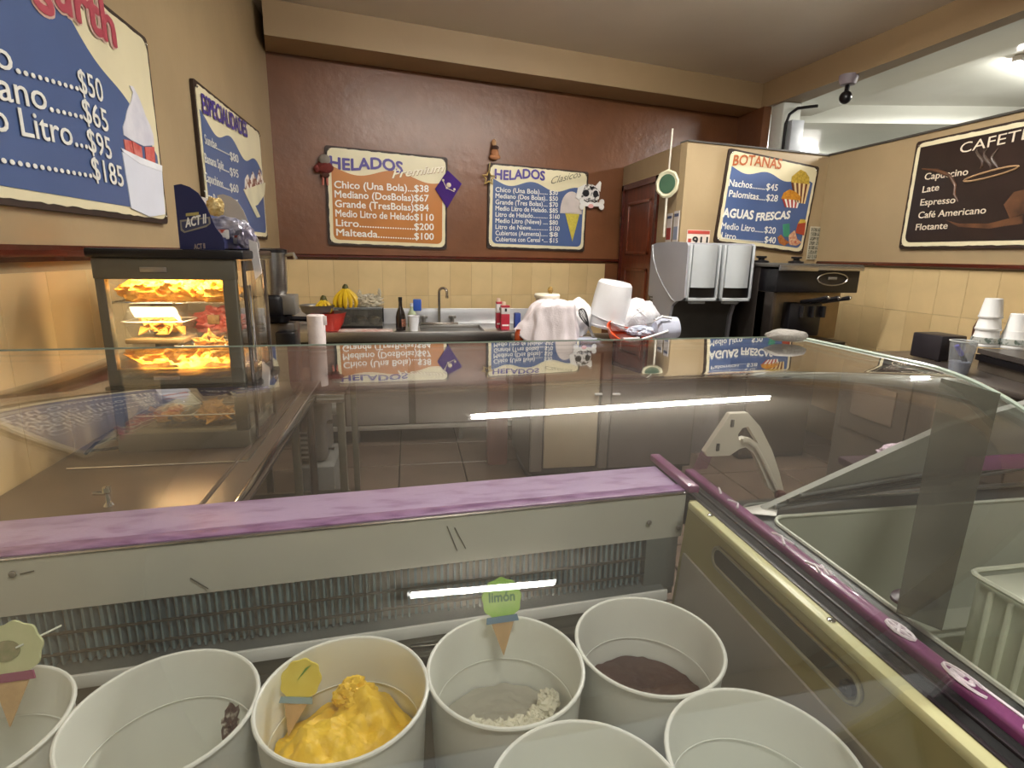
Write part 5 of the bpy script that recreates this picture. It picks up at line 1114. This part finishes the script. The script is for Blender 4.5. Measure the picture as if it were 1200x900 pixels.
for i in range(nr_):
    for k in range(na_): k2 = (k+1) % na_; fs.append((i*na_+k, i*na_+k2, (i+1)*na_+k2, (i+1)*na_+k))
b._add(vs, fs); bmesh.ops.remove_doubles(b.bm, verts=b.bm.verts[:], dist=1e-6)
tw = single('draped_towel', b, mat('white_towel', '#d9cfd1', .85, var=.04, bump=.3, bscale=120), 'white cotton towel draped in folds over the cardboard box', 'towel')
md = tw.modifiers.new('thickness', 'SOLIDIFY'); md.thickness = .004; md.use_even_offset = False
t = thing('lidded_jar', 'flat white lid with a small wooden knob peeking above the draped towel', 'jar', pz(641, 352, PY+.2))
c = pz(641, 348, PY+.2); 
b = MB(); b.lathe([(0, ZC-c.z), (.07, ZC-c.z), (.075, -.05), (.075, -.005), (0, -.005)], c, 24); part('body', b, mat('offwhite_jar', '#c9c0ae', .5), t)
b = MB(); b.lathe([(0, -.005), (.085, -.005), (.087, .012), (.08, .022), (0, .024)], c, 24); part('lid', b, mat('offwhite_lid', '#e2dac8', .4), t)
c2 = pz(645, 339, PY+.2); b = MB(); b.lathe([(0, -.03), (.012, -.03), (.02, -.005), (.014, .012), (0, .02)], c2, 16); part('knob', b, mat('wooden_knob', '#8a6a2a', .5), t)
# upside-down white tub on a stack of bowls
t = thing('upturned_tub', 'large white tub upside down and tilted on top of the bowl pile', 'tub', pz(712, 385))
c = pz(711, 379, PY+.13); axis = (pz(720, 329, PY+.13)-pz(711, 379, PY+.13)); axis.y = -.03; hgt = axis.length; axis.normalize()
M_ = Matrix.Translation(c) @ axis.to_track_quat('Z', 'Y').to_matrix().to_4x4()
b = MB(); b.lathe([(.128, -.02), (.132, 0), (.122, hgt*.7), (.114, hgt-.02), (.10, hgt-.004), (.0, hgt)], (0, 0, 0), 40, M=M_); part('wall', b, M_wplast, t)
b = MB(); b.tube([M_ @ V3((.132*math.cos(k*.2618), .132*math.sin(k*.2618), -.005)) for k in range(24)], .006, 8, closed=True); part('rim', b, M_wplast, t)
def bowl(px, py, y, r, h_, m_, lab, tilt=(0, 0), name='mixing_bowl', t_=.004):
    c_ = aty(px, py, y); g_ = thing(name, lab, 'bowl', c_)
    M2 = Matrix.Translation(c_) @ Matrix.Rotation(tilt[0], 4, 'X') @ Matrix.Rotation(tilt[1], 4, 'Y')
    b_ = MB(); b_.shell([(r*.45, 0), (r*.8, h_*.35), (r*.97, h_*.85), (r, h_)], (0, 0, 0), t_, 44, M=M2); part('bowl', b_, m_, g_)
    b_ = MB(); b_.tube([M2 @ V3((r*math.cos(k*.196), r*math.sin(k*.196), h_)) for k in range(32)], .005, 6, closed=True); part('rim', b_, m_, g_); return g_
M_tr = mat('translucent_bluish_plastic', '#c9d0e2', .25, var=.05, trans=.25)
M_orp = mat('orange_plastic', '#dd4f22', .35)
bowl(689, 396, PY-.05, .125, .085, M_tr, 'translucent bluish bowl right of the draped towel, upside down', (math.pi, 0))
bowl(684, 402, PY-.12, .095, .05, mat('translucent_bluish2', '#b9bfdc', .3), 'second smaller bluish bowl in front of the translucent one', (math.pi, 0))
c = bowl(732, 403, PY-.06, .15, .09, M_orp, 'orange red plastic colander under the white bowls', (rad(24), rad(9)), 'orange_colander')
b = MB(); pA, pB = pz(712, 384, PY-.135), pz(722, 401, PY-.135); b.tube([pA, pB], .007, 6); part('pale_strap', b, mat('peach_plastic', '#e0a08c', .4), c)
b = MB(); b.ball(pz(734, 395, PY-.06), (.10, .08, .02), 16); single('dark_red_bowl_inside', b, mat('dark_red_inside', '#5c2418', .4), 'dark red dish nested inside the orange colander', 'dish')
for k, (px_, py_, r_, lab) in enumerate(((712, 377, .150, 'topmost wide white plate bowl under the upturned tub'), (714, 380, .150, 'second wide white plate bowl under the upturned tub'), (717, 383, .148, 'lowest wide white plate bowl, on the orange colander'))):
    c_ = pz(px_, py_, PY+.13); g_ = thing('plate', lab, 'plate', c_); M2 = Matrix.Translation(c_) @ Matrix.Rotation(rad(16), 4, 'Y') @ Matrix.Rotation(rad(9), 4, 'X')
    b = MB(); b.shell([(r_*.5, 0), (r_*.85, .012), (r_, .028)], (0, 0, 0), .004, 48, M=M2); part('plate', b, M_wplast, g_)
# whisk
t = thing('whisk', 'dark wire balloon whisk sticking up between the towel and the upturned tub', 'whisk', pz(688, 385, PY-.06))
tip, bse = pz(680, 362, PY-.08), pz(690, 383, PY-.06); ax = (tip-bse); Lw = ax.length; Mw = Matrix.Translation(bse) @ ax.to_track_quat('Z', 'Y').to_matrix().to_4x4()
for k in range(5):
    a_ = math.pi*k/5; pts = []
    for j in range(17):
        s_ = j/16*math.pi*2-math.pi; zz = Lw*(.5+.5*math.cos(s_)); rr = .032*math.sin(abs(s_)/2*1.0)*0+.034*math.sin(s_)*(.6+.4*math.cos(s_)); pts.append(Mw @ V3((rr*math.cos(a_), rr*math.sin(a_), zz)))
    b = MB(); b.tube(pts, .0022, 5, closed=False); part('wire', b, mat('dark_wire', '#2e2c2c', .3, .7), t)
b = MB(); b.tube([bse, bse-ax*.9], .009, 8); part('handle', b, M_steelp, t)
# white draped bag left of the bucket and right of it
b = MB(); b.ball(pz(676, 372, PY+.12), (.10, .08, .13), 32, amp=.28, fr=14, zmin=ZC+.005); single('white_cloth', b, mat('white_cloth', '#e2e0df', .8, var=.03), 'white folded cloth behind the whisk, between towel and tub', 'cloth')
b = MB(); b.ball(pz(750, 372, PY+.08), (.125, .09, .125), 32, amp=.25, fr=14, zmin=ZC+.005); wbag = single('white_mesh_cloth', b, mat('white_mesh_cloth', '#dddcdf', .75, var=.05, bump=.5, bscale=90), 'rumpled white mesh cloth right of the upturned tub', 'cloth')
b = MB(); b.tube([pz(740, 371, PY-.06), pz(748, 366, PY-.06), pz(755, 363, PY-.06)], .007, 6); b.tube([pz(746, 362, PY-.06), pz(757, 371, PY-.06)], .006, 6); part('tied_straps', b, M_wplast, wbag)
b = MB(); b.ball(pz(752, 388, PY-.08), (.10, .06, .035), 32, amp=.25, fr=30); single('pale_folded_bag', b, M_tr, 'folded pale blue plastic bag between plates and jug', 'bag')
t = thing('plastic_jug', 'translucent plastic jug lying on its side at the right end of the pile', 'jug', pz(780, 397, PY-.1))
a_, c_ = pz(770, 386, PY-.12), pz(792, 384, PY-.12); M2 = Matrix.Translation(a_) @ (c_-a_).to_track_quat('Z', 'Y').to_matrix().to_4x4(); Lj = (c_-a_).length
b = MB(); b.lathe([(0, -.02), (.05, -.015), (.072, .01), (.078, Lj*.6), (.07, Lj), (.05, Lj+.012), (0, Lj+.014)], (0, 0, 0), 32, M=M2, wob=lambda a, z: .04*math.sin(4*a)); part('body', b, mat('translucent_jug', '#ccd0e2', .2, alpha=.85), t)
b = MB(); b.tube([pz(768, 375, PY-.18), pz(776, 371, PY-.18), pz(787, 373, PY-.18)], .008, 8); part('handle', b, M_wplast, t)
b = MB(); b.tube([pz(748, 399, PY-.2), pz(783, 388, PY-.2)], .008, 8); single('white_spatula', b, M_wplast, 'long thin white spatula lying at the front right of the pile', 'spatula')
g_ = thing('ribbed_brush', 'white ribbed scrubbing comb at the front edge below the plates', 'brush', pz(740, 401, PY-.17))
c_ = pz(733, 403, PY-.17)
for k in range(7):
    b = MB(); x = c_.x+k*.013; b.box(x, x+.008, PY-.19, PY-.15, ZC+.004, ZC+.035+.004*k, .003); part('bristle_tuft', b, M_wplast, g_)
b = MB(); b.box(c_.x-.005, c_.x+.095, PY-.15, PY-.13, ZC+.002, ZC+.05, .004); part('back', b, M_wplast, g_)
b = MB(); b.tube([pz(700, 397, PY-.15), pz(715, 401, PY-.15), pz(735, 402, PY-.15)], .006, 6); single('dark_green_spoon', b, mat('dark_green', '#2c3a2c', .4), 'dark green long spoon lying in front of the orange colander', 'spoon')

# ------------------------------------------------------------------ grey twin dispenser
DX0, DX1, DYF = 1.705, 2.168, 3.3
dsp = thing('twin_dispenser', 'tall grey twin hopper drink dispenser right of the bowl pile', 'dispenser', (1.94, 3.5, .6))
ztp = 1.575
prof = [(3.77, .90), (3.76, 1.16), (3.84, 1.22), (3.84, ztp-.012), (3.76, ztp+.004), (3.5, ztp+.008), (DYF+.02, ztp), (DYF, ztp-.02), (DYF-.005, 1.235), (DYF+.03, 1.215), (DYF+.10, 1.205), (DYF+.16, 1.17), (DYF+.185, 1.10), (DYF+.20, .90)]
b = MB(); b.prism(prof, V3((DX0, 0, 0)), V3((0, 1, 0)), ZUP, V3((1, 0, 0)), 0, .02); part('side_panel', b, M_gplast, dsp)
b = MB(); b.prism([(min(y_, 3.77), z_) for y_, z_ in prof], V3((DX1-.02, 0, 0)), V3((0, 1, 0)), ZUP, V3((1, 0, 0)), 0, .02); part('side_panel', b, M_gplast, dsp)
b = MB(); b.prism([(3.75, .90), (3.76, ztp-.03), (DYF+.04, ztp-.03), (DYF+.04, 1.25), (DYF+.17, 1.2), (DYF+.21, 1.1), (DYF+.22, .90)], V3((DX0+.02, 0, 0)), V3((0, 1, 0)), ZUP, V3((1, 0, 0)), 0, DX1-DX0-.04); part('core', b, M_dgrey, dsp)
b = MB(); b.prism([(3.77, ztp-.02), (3.74, ztp+.001), (3.5, ztp+.005), (DYF+.02, ztp-.003), (DYF+.02, ztp-.02)], V3((DX0+.02, 0, 0)), V3((0, 1, 0)), ZUP, V3((1, 0, 0)), 0, DX1-DX0-.04); part('top_cover', b, M_gplast, dsp)
bw_ = (DX1-DX0)/2
for k in range(2):
    x0 = DX0+.012+k*bw_; x1 = x0+bw_-.02
    b = MB(); n_ = 9; pts = []
    for j in range(n_): 
        f_ = j/(n_-1); pts.append((x0+.022+(x1-x0-.05)*f_, DYF-.012-.03*math.sin(math.pi*f_)))
    pts += [(x1-.028, DYF+.03), (x0+.022, DYF+.03)]
    b.prism(pts, V3((0, 0, 1.30)), V3((1, 0, 0)), V3((0, 1, 0)), ZUP, 0, ztp-.012-1.30); part('hopper_front', b, M_gplast2, dsp)
    b = MB(); b.box(x0, x0+.016, DYF-.012, DYF+.03, 1.215, ztp-.01, .003); b.box(x1-.012, x1, DYF-.012, DYF+.03, 1.215, ztp-.01, .003); b.box(x0, x1, DYF-.012, DYF+.03, 1.215, 1.235, .003); part('frame', b, M_gplast2, dsp)
    b = MB(); b.box(x0+.016, x1-.012, DYF+.005, DYF+.035, 1.235, 1.30); part('dark_slot', b, M_black, dsp)
    b = MB(); b.box(x0+.05, x1-.06, DYF+.02, DYF+.06, 1.195, 1.213, .005); part('nozzle', b, M_gplast2, dsp)
b = MB(); b.tube([(DX0-.003, 3.82, ztp-.01), (DX0-.003, 3.79, ztp-.10), (DX0-.003, 3.72, ztp-.19), (DX0-.003, 3.6, ztp-.28), (DX0-.003, 3.46, ztp-.36), (DX0-.003, 3.42, ztp-.37)], .0035, 6); part('seam_line', b, M_gplast2, dsp)
b = MB()
for k in range(9): b.box(DX0-.004, DX0+.01, 3.74-.004*k+.02, 3.82-.004*k, 1.20-k*.022, 1.21-k*.022, .001)
part('vent_ribs', b, M_dgrey, dsp, kind='stuff')
b = MB(); b.box(DX0+.01, DX1-.01, 3.42, 3.76, .56, .90, .01); part('lower_body', b, M_dgrey, dsp)
b = MB(); b.box(DX0+.04, DX1-.04, 3.45, 3.74, .131, .56); part('pedestal', b, mat('pedestal_mauve', '#6f6868', .4), dsp)
b = MB(); b.tube([(2.07, 3.49, .93), (2.10, 3.49, .945), (2.13, 3.49, .93)], .004, 6); part('small_emblem', b, M_steelp, dsp)

farther(dsp, 1.097)
# ------------------------------------------------------------------ soft serve machine
ss = thing('soft_serve_machine', 'dark stainless soft serve machine with lever handles below the snack board', 'soft serve machine', (2.5, 3.35, 0))
sx_0, sx_1 = 2.20, 2.785
b = MB(); b.box(sx_0+.0, sx_0+.50, 3.28, 3.77, .138, 1.45, .01); part('body', b, M_darks, ss)
b = MB(); b.box(sx_0-.006, sx_1, 3.09, 3.78, 1.435, 1.458, .006); part('top_rim', b, M_dgrey, ss)
b = MB(); b.box(sx_0+.0, sx_0+.26, 3.075, 3.095, 1.415, 1.45, .004); b.box(sx_0+.26, sx_1, 3.08, 3.095, 1.42, 1.448, .004); part('bright_top_edge', b, M_steel, ss)
b = MB(); b.box(sx_0+.005, sx_1-.01, 3.10, 3.3, 1.285, 1.425, .006); part('control_head', b, M_black, ss)
cc = aty(975, 327, 3.10)
b = MB(); b.tube([(cc.x+.105*math.cos(k*.2618), 3.094, cc.z+.038*math.sin(k*.2618)) for k in range(24)], .004, 6, closed=True); em = part('oval_emblem', b, M_steel, ss)
b = MB(); b.box(cc.x-.03, cc.x+.03, 3.092, 3.1, cc.z-.004, cc.z+.012, .002); part('display', b, mat('dim_display', '#7a746a', .3), em)
b = MB(); b.box(sx_0+.005, sx_1-.04, 3.2, 3.3, .985, 1.285, .004); part('front_panel', b, mat('warm_stainless', '#85765f', .3, .8, var=.15, scale=8), ss)
b = MB(); b.box(sx_0+.005, sx_0+.03, 3.12, 3.3, .965, 1.285, .003); part('side_cheek', b, M_darks, ss)
dfx = aty(940, 360, 3.15)
b = MB(); b.box(dfx.x-.10, dfx.x+.13, 3.13, 3.21, 1.01, 1.22, .012); part('freezing_door', b, M_black, ss)
for k in range(3):
    x = dfx.x-.02+k*.075; b = MB(); b.tube([(x, 3.14, 1.225), (x+.03, 3.05, 1.245), (x+.06, 2.99, 1.262)], [.012, .011, .014], 8); hd = part('lever_handle', b, M_black, ss)
    b = MB(); b.ball((x+.062, 2.985, 1.263), .009); part('bright_tip', b, M_chrome, hd)
    b = MB(); b.tube([(x, 3.12, 1.20), (x, 3.12, 1.13)], .016, 10); part('spout', b, M_black, ss)
b = MB(); b.box(dfx.x-.12, dfx.x+.22, 3.0, 3.2, .972, .99, .004); part('drip_tray', b, M_black, ss)
b = MB(); b.box(sx_0+.02, sx_0+.11, 3.07, 3.2, .96, 1.0, .003); b.box(sx_0+.02, sx_1-.05, 3.07, 3.2, .957, .968, .003); part('tray_shelf', b, M_steel, ss)
b = MB(); b.box(sx_0+.18, sx_0+.24, 3.262, 3.28, .90, .955); part('dark_latch', b, M_black, ss)
b = MB(); b.box(sx_0+.01, sx_0+.49, 3.268, 3.283, .17, .94, .004); part('lower_panel', b, mat('brown_stainless', '#5f5346', .35, .7, var=.1), ss)
for px_ in (892, 933):
    c_ = aty(px_, 306, 3.5); b = MB(); b.lathe([(0, 0), (.05, 0), (.05, .014), (.02, .02), (.02, .03), (.035, .035), (.035, .045), (0, .046)], (c_.x, 3.5, 1.457), 20); part('hopper_lid', b, M_black, ss)
farther(ss, 1.10)
# cable on the right partition, seen through the glass
b = MB(); b.tube([hitp(x, y, NN, NN.dot(FC)-.03) for x, y in ((982, 490), (988, 484), (1000, 478), (1010, 474), (1008, 486), (1000, 505), (995, 520))], .008, 6); single('wall_cable', b, M_black, 'black cable hanging in a loop on the wall right of the soft serve machine', 'cable')

# ------------------------------------------------------------------ right counter with cups
rc = thing('side_counter', 'brown side counter with framed door panel along the right wall', 'counter', (3.1, 2.4, 0))
M_cbr = mat('brown_grey_laminate', '#564e45', .4, var=.08); M_ctop = mat('dark_counter_top', '#4a4440', .3, var=.15)
qx = 2.62
q0 = atz(1090, 428, .93)
b = MB(); b.box(qx, RWX-.02, 1.3, 3.0, .90, .93, .006); part('worktop', b, M_ctop, rc)
b = MB(); b.box(qx+.02, RWX-.03, 1.32, 2.97, .02, .90); part('carcass', b, M_cbr, rc)
for k in range(3):
    y0 = 1.4+k*.53; b = MB(); b.box(qx+.008, qx+.022, y0, y0+.46, .48, .86, .004); dd = part('drawer_front', b, M_cbr, rc)
    b = MB(); b.box(qx-.002, qx+.010, y0+.08, y0+.38, .58, .78, .004); part('pale_panel', b, mat('pale_brown_panel', '#7b6d5f', .4), dd)
for (px0, lab) in ((0, ''),):
    u0 = aty(1145, 409, 2.35)
ub = thing('upper_cabinet', 'dark topped cabinet carrying the white cup stacks at the right edge', 'cabinet', (3.0, 2.1, .93))
c0 = atz(1146, 408, 1.045); c1 = atz(1200, 421, 1.045)
ux = 2.62; 
b = MB(); dirU = (c1-c0).normalized(); dirV = V3((-dirU.y, dirU.x, 0)); dirV = dirV if dirV.x > 0 else -dirV
L_ = .75
b.prism([(0, 0), (L_, 0), (L_, .45), (0, .45)], V3((c0.x, c0.y, 1.02)), dirU, dirV, ZUP, 0, .025); part('top', b, M_ctop, ub, smooth=False)
b = MB(); b.prism([(.01, .01), (L_, .01), (L_, .44), (.01, .44)], V3((c0.x, c0.y, .932)), dirU, dirV, ZUP, 0, .088); part('carcass', b, M_cbr, ub, smooth=False)
b = MB(); b.prism([(.0, -.004), (L_, -.004), (L_, .01), (0, .01)], V3((c0.x, c0.y, .985)), dirU, dirV, ZUP, 0, .03); part('dark_edge', b, M_black, ub, smooth=False)
ZU = 1.045
M_cup = mat('foam_cup', '#eeeeec', .5, var=.02)
def cup_at(c, r, h_, lab, band=None):
    g_ = thing('paper_cup', lab, 'cup', c)
    b_ = MB(); b_.lathe([(r*.98, 0), (r, .004), (r, .01), (r*.95, .014), (r*.72, h_), (r*.66, h_+.002), (0, h_+.002)], c, 28); part('wall', b_, M_cup, g_)
    if band: b_ = MB(); b_.lathe([(r*.99, .02), (r*.995, .02), (r*.95, .05), (r*.93, .05)], c, 28); part('printed_band', b_, mat('silver_green_band', '#c9cdc8', .25, .3, col2='#6d7b72', scale=40, thresh=(.5, .6)), g_)
cA = c0+dirU*.10+dirV*.22; cA = atz(1153.5, 405.5, ZU)
d_ = (cA-EYEV).dot(FW)/F_PX
for k, (h0, lab) in enumerate(((0, 'lowest inverted white cup of the left stack on the right cabinet'), (19, 'middle inverted white cup of the left stack on the right cabinet'), (33, 'top inverted white cup of the left stack on the right cabinet'))):
    cup_at(V3((cA.x, cA.y, ZU+h0*d_)), d_*(14.5, 12.5, 11.5)[k], d_*(22, 20, 22)[k], lab, band=(k == 0))
cB = cA+V3((.035*4.2, -.12, 0)); cB = atz(1187, 408, ZU)
for k, (h0, lab) in enumerate(((0, 'lower inverted white cup of the right stack, cut by the frame edge'), (15, 'top inverted white cup of the right stack, cut by the frame edge'))):
    cup_at(V3((cB.x, cB.y, ZU+h0*d_)), d_*(16, 12)[k], d_*(20, 24)[k], lab, band=(k == 0))
cD = atz(1143, 403.5, ZU)
b = MB(); b.lathe([(0, 0), (.045, 0), (.045, .09), (.03, .14), (.012, .17), (0, .175)], (cD.x+.03, cD.y, ZU), 20); single('brown_bottle', b, mat('brown_bottle', '#4a2c1c', .3), 'brown bottle half hidden behind the left cup stack', 'bottle')
cX = atz(1097, 424, .93); cX2 = atz(1118, 424, .93); zz = aty(1090, 394, cX.y).z
b = MB(); b.box(cX.x, cX.x+.17, cX.y-.01, cX.y+.18, .935, zz, .008); b.box(cX.x+.01, cX.x+.03, cX.y, cX.y+.02, .93, .94); single('black_speaker_box', b, mat('charcoal_box', '#2b272c', .4), 'charcoal black box on the side counter left of the pen jar', 'box')
pj = atz(1122, 438, .93)
t = thing('pen_jar', 'clear plastic jar holding a dark pen with a blue cap', 'jar', pj)
zj = aty(1122, 400, pj.y).z-.93
b = MB(); b.shell([(.042, 0), (.058, zj)], (pj.x, pj.y, .931), .002, 28); part('wall', b, glass('jar_plastic', tint=(.85, .87, .88), film=.22, film_col=(.75, .76, .78), f0=.08), t)
b = MB(); b.tube([(pj.x+.058*math.cos(k*.26), pj.y+.058*math.sin(k*.26), .931+zj) for k in range(24)], .003, 6, closed=True); part('rim', b, mat('clear_rim', '#c9cbc8', .2), t)
b = MB(); b.lathe([(0, 0), (.040, 0), (.045, zj*.35), (0, zj*.35)], (pj.x, pj.y, .936), 20); part('blue_liquid', b, mat('pale_blue_gel', '#b4bcd6', .3), t)
pen = thing('pen', 'dark pen with a bright blue cap leaning in the clear jar', 'pen', (pj.x, pj.y, .95))
pA, pB, pC = aty(1133, 430, pj.y), aty(1127, 416, pj.y), aty(1121, 405, pj.y)
b = MB(); b.tube([pA, pB], [.012, .012], 8); part('barrel', b, M_black, pen)
b = MB(); b.tube([pB, pC], .011, 8); part('blue_cap', b, mat('blue_cap', '#4a3fc4', .35), pen)
# pale glove-like bag on the floor side, seen through glass
c_ = aty(1050, 533, 2.0)
b = MB(); b.ball((c_.x, 2.0, c_.z), (.07, .06, .05), 32, amp=.3, fr=30); wht = single('pinkish_bag', b, mat('pinkish_bag', '#cbb6c4', .5, var=.08), 'crumpled pinkish white bag on a stool behind the frosted lid', 'bag')
t = thing('stool', 'dark low stool behind the freezer cabinet under the pinkish bag', 'stool', (c_.x, 2.0, 0))
b = MB(); b.box(c_.x-.16, c_.x+.16, 1.85, 2.15, c_.z-.09, c_.z-.052, .01); part('seat', b, mat('dark_maroon_seat', '#33202a', .5), t)
for sx_, sy_ in ((-.13, -.13), (.13, -.13), (-.13, .13), (.13, .13)):
    b = MB(); b.tube([(c_.x+sx_, 2.0+sy_, 0), (c_.x+sx_*.9, 2.0+sy_*.9, c_.z-.09)], .012, 8); part('leg', b, M_steelp, t)
